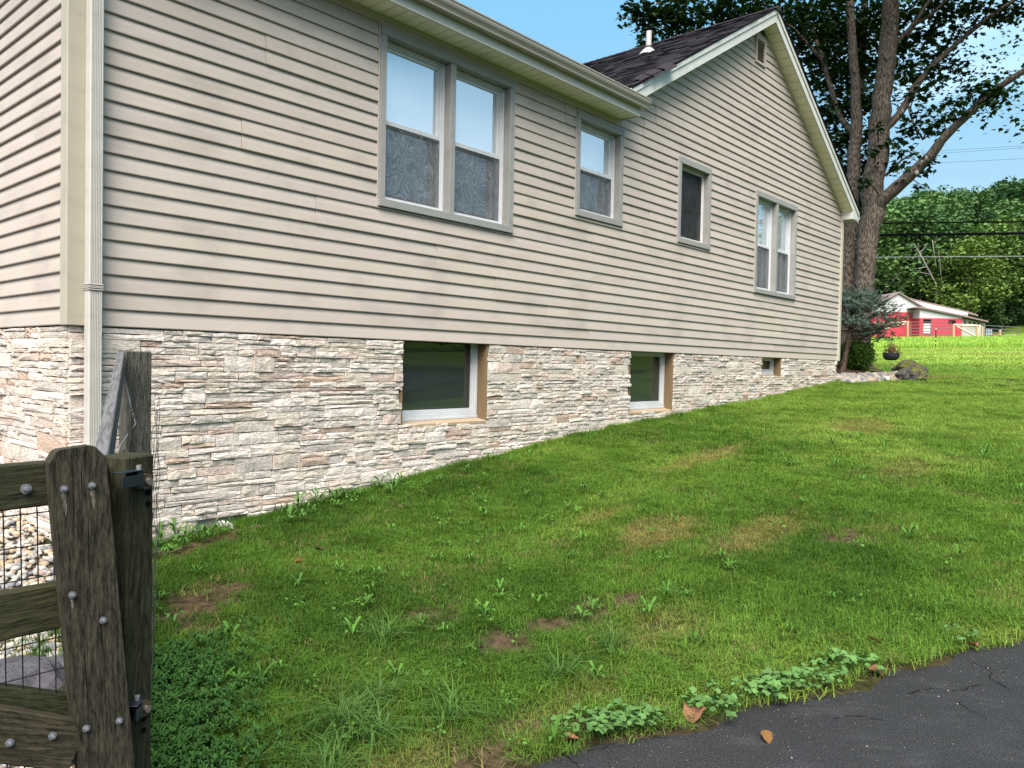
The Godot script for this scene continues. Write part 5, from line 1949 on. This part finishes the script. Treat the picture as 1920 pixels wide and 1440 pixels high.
func build_spruce() -> void:
	var base := at(1583, 694, 18.3)
	var sp := thing("blue_spruce", "dwarf blue spruce with bare leaning stem at the house's far corner", "tree", base)
	var stem := MB.new()
	stem.col = Color(0.20, 0.135, 0.105)
	var t0 := at(1578, 702, 18.3)
	var tp := [t0, at(1584, 672, 18.3), at(1591, 640, 18.4), at(1595, 615, 18.5), at(1602, 585, 18.6), at(1607, 560, 18.7)]
	stem.tube(tp, [0.075, 0.058, 0.052, 0.045, 0.035, 0.02], 10, 0.06, rng)
	part("trunk", stem, M.bark, sp)
	var xf := []
	var tn := []
	var br := []
	for q in [[1684, 598, 18.0], [1672, 578, 18.6], [1660, 612, 17.8], [1644, 556, 18.8], [1622, 548, 19.0], [1600, 550, 18.9], [1584, 556, 18.5], [1574, 566, 18.2], [1655, 568, 18.3], [1668, 632, 18.4], [1650, 622, 18.9], [1640, 590, 17.6], [1620, 570, 18.0], [1612, 600, 17.5], [1600, 575, 18.0], [1590, 600, 17.9], [1575, 600, 18.6], [1635, 575, 19.2], [1665, 590, 19.0], [1680, 608, 18.6], [1630, 612, 17.8], [1640, 626, 18.2], [1618, 622, 18.8], [1560, 580, 18.9], [1550, 560, 19.3], [1555, 610, 19.2], [1610, 556, 18.3], [1635, 560, 18.2], [1590, 565, 18.2]]:
		br.append(q)
	for q in br:
		var e := at(q[0], q[1], q[2])
		var s: Vector3 = tp[2].lerp(tp[4], clampf((640.0 - q[1]) / 90.0, 0.0, 1.0))
		var mid := s.lerp(e, 0.5) + Vector3(0, -0.05, 0)
		var m := MB.new()
		m.col = Color(0.11, 0.08, 0.06)
		m.tube([s, mid, e], [0.02, 0.013, 0.006], 6)
		for i in 9:
			var a := s.lerp(e, rng.randf_range(0.25, 0.8))
			m.tube([a, a + (e - s).normalized() * 0.18 + Vector3(rng.randfn(0, 0.1), rng.randfn(-0.02, 0.07), rng.randfn(0, 0.12))], [0.006, 0.002], 4)
		part("branch", m, M.bark, sp)
		var dir := (e - s).normalized()
		for i in 34:
			var t := rng.randf_range(0.66, 1.05)
			var p := s.lerp(mid, t * 2.0) if t < 0.5 else mid.lerp(e, t * 2.0 - 1.0)
			p += Vector3(rng.randfn(0, 0.075), rng.randfn(0.01, 0.05), rng.randfn(0, 0.1))
			var d := (dir + Vector3(rng.randfn(0, 0.5), rng.randfn(0.15, 0.35), rng.randfn(0, 0.5))).normalized()
			var x := d.cross(Vector3.UP).normalized()
			var sc := rng.randf_range(0.09, 0.16)
			xf.append(Transform3D(Basis(x, d, x.cross(d)).scaled(Vector3(sc, sc, sc)), p))
			var k := rng.randf_range(0.7, 1.3)
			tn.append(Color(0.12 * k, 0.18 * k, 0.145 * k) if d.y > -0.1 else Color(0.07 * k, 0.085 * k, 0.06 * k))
	var nm := MB.new()
	nm.col = Color(0.5, 0.35, 0.3)
	nm.tube([Vector3.ZERO, Vector3(0, 1, 0)], [0.03, 0.015], 4)
	for i in 46:
		var t := rng.randf_range(0.1, 1.0)
		var an := rng.randf() * TAU
		var d := Vector3(cos(an), 0.75, sin(an)).normalized()
		var p := Vector3(0, t, 0)
		var w := d.cross(Vector3.UP).normalized() * 0.035
		var k := rng.randf_range(0.7, 1.3)
		nm.col = Color(k, k, k)
		nm.tri(p - w, p + w, p + d * 0.34)
	scatter("needles", nm.mesh(), M.leaf, xf, tn, sp)

# ---------------------------------------------------------------- the field
func build_field() -> void:
	var kinds := [grass_clump(14, 0.32, 0.16, 0.05, 0.8), grass_clump(20, 0.35, 0.36, 0.05, 0.6)]
	var xf := [[], []]
	var tn := [[], []]
	for i in 26000:
		var d := 26.0 + 70.0 * pow(rng.randf(), 0.8)
		var px := rng.randf_range(1480, 2120)
		var p := at(px, 660, d)
		var x := p.x
		var z := p.z
		if x < 25.0: continue
		var y := ground(x, z)
		var band := (x + 0.9 * z)
		var tall := d > 58.0
		var c := Color(0.42, 0.57, 0.12)
		if tall: c = Color(0.42, 0.60, 0.12)
		else:
			# mown stripes
			var st := sin((x * 0.35 - z * 0.1) * 2.2)
			c = c.lerp(Color(0.33, 0.47, 0.10), smoothstep(-0.2, 0.3, st))
			c = c.lerp(Color(0.40, 0.40, 0.13), clampf(noise.get_noise_2d(x * 0.25, z * 0.25) * 1.6, 0.0, 0.6))
		var s := rng.randf_range(0.8, 1.2)
		c = Color(c.r * s * rng.randf_range(0.9, 1.1), c.g * s, c.b * s)
		var k := 1 if tall else 0
		var sc := rng.randf_range(0.8, 1.3)
		xf[k].append(Transform3D(Basis(Vector3.UP, rng.randf() * TAU).scaled(Vector3(sc, sc * (rng.randf_range(0.7, 1.4) if tall else 0.45), sc)), Vector3(x, y, z)))
		tn[k].append(c)
	var f := Node3D.new()
	f.name = "field_grass"
	add_child(f, true)
	f.set_meta("kind", "stuff")
	f.set_meta("label", "bright green mown field rising to uncut grass before the barn")
	f.set_meta("category", "grass")
	scatter("mown_grass", kinds[0], M.grass, xf[0], tn[0], f)
	scatter("uncut_grass", kinds[1], M.grass, xf[1], tn[1], f)
	# the marker post at the edge of the uncut grass
	var b := at(1754, 649, 58.0)
	b.y = ground(b.x, b.z)
	var post := thing("marker_post", "thin dark fence post with yellow bands standing in the field", "post", b)
	var m := MB.new()
	m.col = Color(0.02, 0.02, 0.022)
	m.tube([b + Vector3(0, -0.2, 0), b + Vector3(0, 1.45, 0)], [0.035, 0.035], 8)
	part("stake", m, M.matte, post)
	for y in [0.32, 0.62]:
		m = MB.new()
		m.col = Color(0.5, 0.5, 0.04)
		m.tube([b + Vector3(0, y, 0), b + Vector3(0, y + 0.14, 0)], [0.038, 0.038], 8)
		part("band", m, M.plain, post)
	m = MB.new()
	m.col = Color(0.7, 0.35, 0.3)
	m.tube([b + Vector3(0, 1.38, 0), b + Vector3(0, 1.5, 0)], [0.045, 0.045], 8)
	part("cap", m, M.plain, post)

# ---------------------------------------------------------------- barn
func build_barn() -> void:
	# local frame: x to the right, y up, z towards us; one pixel at depth D is D / FPX metres
	var dep := 92.0
	var o := at(1716, 634, dep)
	o.y = ground(o.x, o.z) - 0.2
	var rx := Vector3(cam_r.x, 0, cam_r.z).normalized()
	var fz := Vector3(-cam_f.x, 0, -cam_f.z).normalized()
	var k := dep / FPX
	var horizon := at(1716, 634, dep).y
	var P := func(px: float, py: float) -> Vector2: return Vector2((px - 1716.0) * k, (634.0 - py) * k + (horizon - o.y) - 0.0)
	var poly := func(a: Array) -> PackedVector2Array:
		var r := PackedVector2Array()
		for q in a: r.append(P.call(q[0], q[1]))
		return r
	var T := Transform3D(Basis(rx, Vector3.UP, fz), o)
	# buildings run back to the right; shear each slice instead of the frame
	var barn := thing("barn", "red and white metal barn with brown roof and grey block annex across the field", "barn", o)
	var red := Color(0.40, 0.032, 0.058)
	var white := Color(0.44, 0.445, 0.46)
	var brown := Color(0.20, 0.145, 0.14)
	var m := MB.new()
	# gable block: white top, red below
	m.col = white
	m.extrude(poly.call([[1630, 583], [1681, 551], [1735, 582], [1735, 586], [1630, 586]]), -9.0, 0.0, T)
	for i in 26:
		var px := 1633.0 + i * 3.9
		var top := 551.0 + absf(px - 1681.0) * 0.61
		m.col = Color(0.37, 0.37, 0.39)
		var a: Vector2 = P.call(px, top + 1.0)
		var b: Vector2 = P.call(px, 586)
		m.tbox(T * Transform3D(Basis(), Vector3(a.x, (a.y + b.y) * 0.5, 0.012)), Vector3(0.03, absf(a.y - b.y), 0.03))
	part("gable_wall", m, M.plain, barn)
	m = MB.new()
	m.col = red
	m.extrude(poly.call([[1630, 586], [1735, 586], [1735, 645], [1630, 645]]), -9.0, 0.0, T)
	part("red_wall", m, M.plain, barn)
	m = MB.new()
	m.col = brown
	m.extrude(poly.call([[1626, 583], [1681, 548], [1681, 550.5], [1628, 585]]), -9.0, 0.25, T)
	m.extrude(poly.call([[1681, 548], [1762, 594], [1760, 596], [1681, 550.5]]), -9.0, 0.25, T)
	part("roof", m, M.plain, barn)
	# long annex behind with a low roof
	m = MB.new()
	m.col = white
	m.extrude(poly.call([[1688, 552], [1712, 558], [1832, 582], [1832, 586], [1760, 590], [1688, 600]]), -11.0, -1.98, T)
	for i in 34:
		var px := 1705.0 + i * 3.7
		m.col = Color(0.37, 0.37, 0.39)
		var a: Vector2 = P.call(px, 557.0 + (px - 1705.0) * 0.2)
		var b: Vector2 = P.call(px, 587.0)
		if px < 1830: m.tbox(T * Transform3D(Basis(), Vector3(a.x, (a.y + b.y) * 0.5, -1.97)), Vector3(0.03, absf(a.y - b.y), 0.03))
	part("annex_wall", m, M.plain, barn)
	m = MB.new()
	m.col = Color(0.46, 0.45, 0.44)
	m.extrude(poly.call([[1738, 588], [1832, 585.5], [1832, 645], [1738, 645]]), -11.0, -2.03, T)
	part("block_wall", m, M.rock, barn)
	for r in 10:
		for c in 10:
			var px := 1780.0 + c * 5.3 + (2.6 if r % 2 else 0.0)
			var py := 589.0 + r * 3.2
			if px > 1829: continue
			var bm := MB.new()
			var s := rng.randf_range(0.85, 1.15)
			bm.col = Color(0.50 * s, 0.49 * s, 0.475 * s)
			var a: Vector2 = P.call(px, py)
			bm.tbox(T * Transform3D(Basis(), Vector3(a.x, a.y, -2.02)), Vector3(5.0 * k, 2.9 * k, 0.08), 0.01)
			part("block", bm, M.rock, barn)
	m = MB.new()
	m.col = Color(0.45, 0.43, 0.40)
	var e0: Vector2 = P.call(1832, 586)
	var e1: Vector2 = P.call(1847, 590)
	m.extrude(poly.call([[1832, 584], [1847, 587.5], [1847, 645], [1832, 645]]), -11.0, -3.2, T)
	part("end_wall", m, M.rock, barn)
	m = MB.new()
	m.col = Color(0.05, 0.035, 0.03)
	m.extrude(poly.call([[1834, 595], [1837.5, 595], [1837.5, 607], [1834, 607]]), -3.2, -3.15, T)
	part("window", m, M.matte, barn)
	m = MB.new()
	m.col = brown
	m.extrude(poly.call([[1681, 548.5], [1712, 554.5], [1834, 580], [1852, 586], [1851, 588], [1832, 583.5], [1712, 557.5], [1681, 551.5]]), -11.3, -2.0, T)
	part("roof", m, M.plain, barn)
	# lean-to in front
	m = MB.new()
	m.col = white
	m.extrude(poly.call([[1710, 582], [1712, 580], [1788, 594.5], [1788, 597.5], [1710, 598]]), -6.0, 1.6, T)
	for i in 20:
		var px := 1712.0 + i * 3.8
		m.col = Color(0.37, 0.37, 0.39)
		var a: Vector2 = P.call(px, 581.5 + (px - 1712.0) * 0.185)
		var b: Vector2 = P.call(px, 598)
		m.tbox(T * Transform3D(Basis(), Vector3(a.x, (a.y + b.y) * 0.5, 1.61)), Vector3(0.03, absf(a.y - b.y), 0.03))
	part("lean_to_wall", m, M.plain, barn)
	m = MB.new()
	m.col = red
	m.extrude(poly.call([[1710, 598], [1788, 597.5], [1788, 645], [1710, 645]]), -6.0, 1.6, T)
	part("red_wall", m, M.plain, barn)
	m = MB.new()
	m.col = Color(0.42, 0.41, 0.38)
	m.extrude(poly.call([[1788.3, 596], [1834, 605], [1834, 645], [1788.3, 645]]), -6.0, 1.3, T)
	part("side_wall", m, M.rock, barn)
	for px in [1796.0, 1805.0, 1813.5, 1821.0]:
		m = MB.new()
		m.col = Color(0.02, 0.02, 0.02)
		m.extrude(poly.call([[px - 1.3, 601 + (px - 1790) * 0.1], [px + 1.3, 601 + (px - 1790) * 0.1], [px + 1.3, 607 + (px - 1790) * 0.1], [px - 1.3, 607 + (px - 1790) * 0.1]]), 1.3, 1.35, T)
		part("window", m, M.matte, barn)
	m = MB.new()
	m.col = brown
	m.extrude(poly.call([[1698, 579], [1704, 577.5], [1716, 578.5], [1790, 592], [1834, 601], [1834, 603.4], [1788, 594.2], [1712, 580.6], [1700, 580]]), -6.2, 1.9, T)
	part("roof", m, M.plain, barn)
	for q in [[1717, 600, 1731, 607], [1763, 601, 1776, 606.5]]:
		m = MB.new()
		m.col = Color(0.015, 0.012, 0.012)
		m.extrude(poly.call([[q[0], q[1]], [q[2], q[1]], [q[2], q[3]], [q[0], q[3]]]), 1.6, 1.66, T)
		part("window", m, M.matte, barn)
	m = MB.new()
	m.col = Color(0.5, 0.4, 0.42)
	m.extrude(poly.call([[1717, 608], [1731, 608], [1731, 626], [1717, 626]]), 1.6, 1.68, T)
	part("door", m, M.plain, barn)
	# paddock rails and tube gates before the barn
	var W := func(px: float, py: float, d: float) -> Vector3: return at(px, py, d)
	for gt in [[1707, 1783, 604, 633, 84.0, "grey tube farm gate in front of the red barn wall", 0.0], [1845, 1911, 610, 640, 80.0, "dark tube farm gate right of the barn's block wall", 4.0]]:
		var a: Vector3 = W.call(gt[0], gt[3], gt[4])
		var gate := thing("farm_gate", gt[5], "gate", Vector3(a.x, ground(a.x, a.z), a.z), "tube gates of the paddock")
		for i in 6:
			var y: float = lerpf(gt[2], gt[3], i / 5.0)
			var t := MB.new()
			t.col = Color(0.10, 0.10, 0.11)
			t.tube([W.call(gt[0], y, gt[4]), W.call(gt[1], y + gt[6], gt[4])], [0.035, 0.035], 6)
			part("rail", t, M.plain, gate)
		for i in 3:
			var px: float = lerpf(gt[0], gt[1], i / 2.0)
			var t := MB.new()
			t.col = Color(0.10, 0.10, 0.11)
			t.tube([W.call(px, gt[2] + gt[6] * i * 0.5, gt[4]), W.call(px, gt[3] + gt[6] * i * 0.5, gt[4])], [0.04, 0.04], 6)
			part("upright", t, M.plain, gate)
	var pf := at(1760, 634, 86.0)
	var pd := thing("paddock_fence", "pale wooden posts and rails of the paddock by the barn", "fence", Vector3(pf.x, ground(pf.x, pf.z), pf.z))
	for q in [[1702, 602, 636], [1788, 608, 640], [1832, 610, 640], [1842, 612, 640], [1875, 618, 640], [1902, 626, 642]]:
		var t := MB.new()
		t.col = Color(0.42, 0.29, 0.18)
		t.tube([W.call(q[0], q[2], 85.0), W.call(q[0], q[1], 85.0)], [0.13, 0.12], 8)
		part("post", t, M.matte, pd)
	for q in [[1640, 606, 1704, 604, 0.11], [1640, 622, 1702, 606, 0.07], [1788, 609, 1838, 611, 0.11], [1794, 612, 1828, 630, 0.10], [1838, 611, 1830, 636, 0.12]]:
		var t := MB.new()
		t.col = Color(0.62, 0.50, 0.38)
		t.tube([W.call(q[0], q[1], 85.2), W.call(q[2], q[3], 85.2)], [q[4], q[4]], 7)
		part("rail", t, M.matte, pd)
	var cart := thing("hay_feeder", "small blue and white feeder beside the tube gate", "feeder", at(1855, 632, 83.0))
	var t := MB.new()
	t.col = Color(0.35, 0.42, 0.5)
	for i in 4: t.tube([at(1850.0 + i * 3.0, 634, 83), at(1850.0 + i * 3.0, 617, 83)], [0.05, 0.05], 6)
	part("bars", t, M.plain, cart)
	t = MB.new()
	t.col = Color(0.35, 0.05, 0.06)
	t.tbox(Transform3D(Basis(), at(1866, 632, 83)), Vector3(0.9, 0.5, 0.8), 0.03)
	part("tub", t, M.plain, cart)

# ---------------------------------------------------------------- wooded hill
func tree_mesh(sd: int, lobes: int, leaves: int, wide: float) -> Array:
	# one crown and trunk about 1 m high, to be scaled
	var r := RandomNumberGenerator.new()
	r.seed = sd
	var m := MB.new()
	var cs := []
	for i in lobes:
		var an := r.randf() * TAU
		var h := r.randf_range(0.28, 0.92)
		var w := wide * (0.75 - absf(h - 0.55) * 0.95)
		var q := r.randf_range(0.2, 1.0)
		cs.append([Vector3(cos(an) * w * q, h, sin(an) * w * q), r.randf_range(0.11, 0.19)])
	for i in leaves:
		var c = cs[r.randi() % lobes]
		var d := Vector3(r.randfn(0, 1), r.randfn(0.15, 0.8), r.randfn(0, 1)).normalized()
		var p: Vector3 = c[0] + d * c[1] * pow(r.randf(), 0.3)
		var b := Basis.from_euler(Vector3(r.randf_range(-0.9, 0.9), r.randf() * TAU, r.randf_range(-0.9, 0.9)))
		var s := r.randf_range(0.008, 0.017)
		var t := r.randf_range(0.72, 1.22)
		m.col = Color(t, t, t)
		var e0 := p + b * Vector3(-s, 0, -s * 0.5)
		var e1 := p + b * Vector3(s * 0.9, s * 0.3, -s * 0.7)
		var e2 := p + b * Vector3(s, 0, s * 0.6)
		var e3 := p + b * Vector3(-s * 0.7, s * 0.2, s)
		m.quad(e0, e3, e2, e1)
	var tr := MB.new()
	tr.col = Color(1, 1, 1)
	tr.tube([Vector3(0, -0.08, 0), Vector3(0.01, 0.3, 0.01), Vector3(0.0, 0.8, 0)], [0.022, 0.017, 0.005], 7)
	for i in 6:
		var c = cs[r.randi() % lobes]
		tr.tube([Vector3(0, r.randf_range(0.2, 0.6), 0), c[0]], [0.010, 0.004], 5)
	return [m.mesh(), tr.mesh()]

func build_forest() -> void:
	var kinds := [tree_mesh(11, 26, 5200, 0.40), tree_mesh(12, 22, 4600, 0.34), tree_mesh(13, 30, 5600, 0.45), tree_mesh(14, 20, 4400, 0.36)]
	var lm: StandardMaterial3D = M.leaf.duplicate()
	lm.roughness = 0.7
	var spots := []
	for i in 1400:
		var d := rng.randf_range(108.0, 235.0)
		var px := rng.randf_range(1350, 2420)
		var p := at(px, 600, d)
		var ok := true
		for s in spots:
			if Vector2(s.x - p.x, s.z - p.z).length() < 4.6: 
				ok = false
				break
		if not ok: continue
		spots.append(p)
	var xf := [[], [], [], []]
	var tn := [[], [], [], []]
	var tt := [[], [], [], []]
	for p in spots:
		var k := rng.randi() % 4
		var h := rng.randf_range(13.0, 20.0)
		var y := ground(p.x, p.z) - 0.3
		xf[k].append(Transform3D(Basis(Vector3.UP, rng.randf() * TAU).scaled(Vector3(h, h, h)), Vector3(p.x, y, p.z)))
		tn[k].append(forest_tone())
		tt[k].append(Color(0.16, 0.14, 0.12))
	# the undergrowth along the wood's edge
	for i in 150:
		var d := rng.randf_range(106.0, 118.0)
		var p := at(rng.randf_range(1350, 2420), 600, d)
		var k := rng.randi() % 4
		var h := rng.randf_range(3.0, 7.0)
		xf[k].append(Transform3D(Basis(Vector3.UP, rng.randf() * TAU).scaled(Vector3(h * 1.3, h, h * 1.3)), Vector3(p.x, ground(p.x, p.z) - h * 0.25, p.z)))
		var c := forest_tone()
		tn[k].append(Color(c.r * 0.8, c.g * 0.8, c.b * 0.8))
		tt[k].append(Color(0.12, 0.1, 0.09))
	var f := Node3D.new()
	f.name = "wooded_hill"
	add_child(f, true)
	f.set_meta("kind", "stuff")
	f.set_meta("label", "dense green summer woodland covering the hill behind the barn")
	f.set_meta("category", "woodland")
	for k in 4:
		scatter("crowns", kinds[k][0], lm, xf[k], tn[k], f)
		scatter("trunks", kinds[k][1], M.matte, xf[k], tt[k], f)
	# trees that stand out from the wood
	for q in [[1812, 616, 104.0, 13.0, 2, Color(0.115, 0.185, 0.042), "yellow green tree at the wood's edge behind the barn's right end"], [1880, 560, 118.0, 15.0, 0, Color(0.14, 0.22, 0.05), "bright green tree on the slope at the photo's right edge"], [1760, 600, 108.0, 12.0, 1, Color(0.06, 0.12, 0.045), "dark round tree directly behind the barn's low roof"], [1652, 560, 112.0, 14.0, 3, Color(0.10, 0.17, 0.05), "mid green tree between the maple trunk and the barn gable"]]:
		var p := at(q[0], q[1], q[2])
		var y := ground(p.x, p.z)
		var t := thing("hillside_tree", q[6], "tree", Vector3(p.x, y, p.z), "trees standing out of the wood")
		var s := Vector3(q[3], q[3], q[3])
		for j in 2:
			var mi := MeshInstance3D.new()
			mi.mesh = kinds[q[4]][j]
			mi.name = ["crown", "trunk"][j]
			var mat: StandardMaterial3D = (lm if j == 0 else M.matte).duplicate()
			mat.albedo_color = (q[5] if j == 0 else Color(0.2, 0.17, 0.14)).linear_to_srgb()
			mi.material_override = mat
			mi.scale = s
			t.add_child(mi, true)
	# bare trunks seen in the shade
	for q in [[1727, 560, 455, 109.0, 0.17, "straight pale bare trunk rising behind the barn"]]:
		var a := at(q[0], q[1], q[3])
		var gy := ground(a.x, a.z)
		var t := thing("bare_trunk", q[5], "tree", Vector3(a.x, gy, a.z))
		var m := MB.new()
		m.col = Color(0.30, 0.25, 0.20)
		m.tube([Vector3(a.x, gy - 0.3, a.z), at(q[0] - 1.0, 525, q[3]), at(q[0] - 6.0, q[2], q[3])], [q[4] * 1.2, q[4], q[4] * 0.5], 8)
		part("trunk", m, M.bark, t)
	var a := at(1755, 533, 105.0)
	var dt := thing("dead_tree", "leaning pale dead tree with bare forked branches before the dark wood", "tree", Vector3(a.x, ground(a.x, a.z), a.z))
	var dm := MB.new()
	dm.col = Color(0.28, 0.265, 0.235)
	dm.tube([Vector3(a.x + 1.0, ground(a.x, a.z), a.z), a, at(1738, 500, 105), at(1724, 474, 105), at(1713, 456, 105)], [0.15, 0.12, 0.10, 0.07, 0.03], 7)
	part("trunk", dm, M.matte, dt)
	for q in [[1738, 500, 1706, 503], [1742, 514, 1708, 503], [1724, 474, 1740, 455], [1728, 482, 1716, 470], [1760, 470, 1766, 530], [1748, 450, 1756, 500]]:
		dm = MB.new()
		dm.col = Color(0.25, 0.235, 0.21)
		dm.tube([at(q[0], q[1], 105), at((q[0] + q[2]) * 0.5, (q[1] + q[3]) * 0.5 + 2.0, 104.8), at(q[2], q[3], 104.6)], [0.06, 0.04, 0.02], 6)
		part("branch", dm, M.matte, dt)
	# the tree line across the road behind the viewer, which the windows mirror
	var rx := [[], []]
	var rt := [[], []]
	for i in 70:
		var an := lerpf(-0.2, PI + 0.35, (i + rng.randf()) / 70.0)
		var r := rng.randf_range(55.0, 80.0)
		var p := Vector3(4.0 + cos(an) * r, 0, 12.0 + sin(an) * r)
		if p.z < 18.0: continue
		var h := rng.randf_range(9.0, 14.0)
		rx[i % 2].append(Transform3D(Basis(Vector3.UP, rng.randf() * TAU).scaled(Vector3(h, h, h)), Vector3(p.x, ground(p.x, p.z) - 1.5, p.z)))
		rt[i % 2].append(forest_tone())
	for k in 2: scatter("tree_line", kinds[k][0], lm, rx[k], rt[k], self, "line of trees across the way that the windows mirror", "woodland")
func forest_tone() -> Color:
	var t := rng.randf()
	var c := Color(0.052, 0.115, 0.048).lerp(Color(0.09, 0.16, 0.055), t)
	if rng.randf() < 0.15: c = Color(0.115, 0.19, 0.055)
	var s := rng.randf_range(0.8, 1.15)
	return Color(c.r * s, c.g * s, c.b * s)

# ---------------------------------------------------------------- wires and litter
func wire(called: String, label: String, a: Vector3, b: Vector3, r: float, sag: float, col: Color) -> void:
	var m := MB.new()
	m.col = col
	var d := b - a
	var p0 := a - d * 3.5
	var p1 := b + d * 5.0
	var pts := []
	var rad := []
	for i in 41:
		var t := i / 40.0
		pts.append(p0.lerp(p1, t))
		rad.append(r)
	m.tube(pts, rad, 7)
	var o := thing(called, label, "cable", (p0 + p1) * 0.5, "overhead cables beyond the maple")
	part("cable", m, M.matte, o)
func build_wires() -> void:
	wire("overhead_cable", "thick black overhead cable, lower of the two heavy ones", at(1640, 441, 26), at(1920, 437.5, 24.5), 0.040, 0, Color(0.01, 0.01, 0.012))
	wire("overhead_cable", "thinner black overhead cable, upper of the two heavy ones", at(1640, 418.5, 26), at(1920, 415.5, 24.5), 0.024, 0, Color(0.012, 0.012, 0.014))
	wire("overhead_cable", "thin pale overhead cable low across the wood", at(1640, 482.5, 34), at(1920, 480.5, 32), 0.016, 0, Color(0.22, 0.23, 0.25))
	wire("overhead_cable", "highest of the thin grey wires against the sky right of the maple", at(1760, 283, 60), at(1920, 273, 58), 0.014, 0, Color(0.10, 0.14, 0.18))
	wire("overhead_cable", "second thin grey wire just under the highest one in the sky", at(1760, 287.5, 60), at(1920, 277, 58), 0.014, 0, Color(0.10, 0.14, 0.18))
	wire("overhead_cable", "lowest of the thin grey wires against the sky right of the maple", at(1760, 305, 60), at(1920, 297.5, 58), 0.014, 0, Color(0.10, 0.14, 0.18))

func build_litter() -> void:
	# fallen leaves: curled dry leaves with a midrib fold
	for q in [[1303, 1347, 0.075, Color(0.36, 0.17, 0.10), "large curled tan leaf lying where the ground ivy meets the driveway"], [1435, 1386, 0.040, Color(0.28, 0.15, 0.05), "small orange brown leaf lying alone on the asphalt"], [1068, 1398, 0.055, Color(0.34, 0.15, 0.09), "brown crumpled leaf at the driveway's edge near the crack"], [1496, 1300, 0.04, Color(0.22, 0.09, 0.05), "small dark red leaf under the ivy at the driveway's edge"], [1548, 1291, 0.04, Color(0.40, 0.23, 0.16), "pale tan leaf beside the dark red one at the driveway's edge"], [1645, 1217, 0.06, Color(0.33, 0.14, 0.08), "upright russet leaf standing in the lawn near the driveway"], [1640, 1268, 0.05, Color(0.28, 0.12, 0.07), "brown leaf caught under the ivy farther along the driveway"], [1826, 1216, 0.045, Color(0.36, 0.17, 0.10), "tan leaf at the driveway's edge by the photo's right side"], [560, 1060, 0.05, Color(0.36, 0.15, 0.05), "orange brown leaf lying in the lawn below the drain pipe"], [600, 1036, 0.05, Color(0.14, 0.09, 0.06), "dark dead leaf in the lawn close to the stone wall"]]:
		var p := on_ground(q[0], q[1])
		var s: float = q[2]
		var m := MB.new()
		m.col = Color(q[3].r * 0.6, q[3].g * 0.6, q[3].b * 0.65)
		var up: float = 0.7 if q[4].begins_with("upright") else 0.35
		var b := Basis(Vector3.UP, rng.randf() * TAU) * Basis(Vector3(1, 0, 0), -up)
		var pr := []
		for i in 6:
			var t := i / 5.0
			var w := s * 0.62 * sin(PI * clampf(t * 0.9 + 0.08, 0, 1)) * (0.75 + 0.4 * absf(noise.get_noise_2d(q[0] * 7.0 + i * 11.0, 5.0)) + (0.25 if i % 2 else 0.0))
			var y := s * 0.35 * sin(t * 2.6) 
			pr.append([Vector3(-w, y + w * 0.55 + 0.012 * noise.get_noise_2d(q[0] + i, 1.0), (t - 0.5) * s * 1.5), Vector3(0, y, (t - 0.5) * s * 1.5), Vector3(w, y + w * 0.35, (t - 0.5) * s * 1.5)])
		for i in 5:
			for k in 2:
				m.quad(b * pr[i][k], b * pr[i + 1][k], b * pr[i + 1][k + 1], b * pr[i][k + 1])
		m.tube([b * Vector3(0, 0, -s * 0.75), b * Vector3(0, 0.0, -s * 1.1)], [0.0014, 0.001], 5)
		var o := MeshInstance3D.new()
		o.name = numbered("fallen_leaf", self)
		o.mesh = m.mesh()
		o.material_override = M.leaf
		add_child(o, true)
		o.position = p + Vector3(0, s * (0.3 if up > 0.5 else 0.16), 0)
		o.set_meta("label", q[4])
		o.set_meta("category", "leaf")
		o.set_meta("group", "fallen dry leaves")
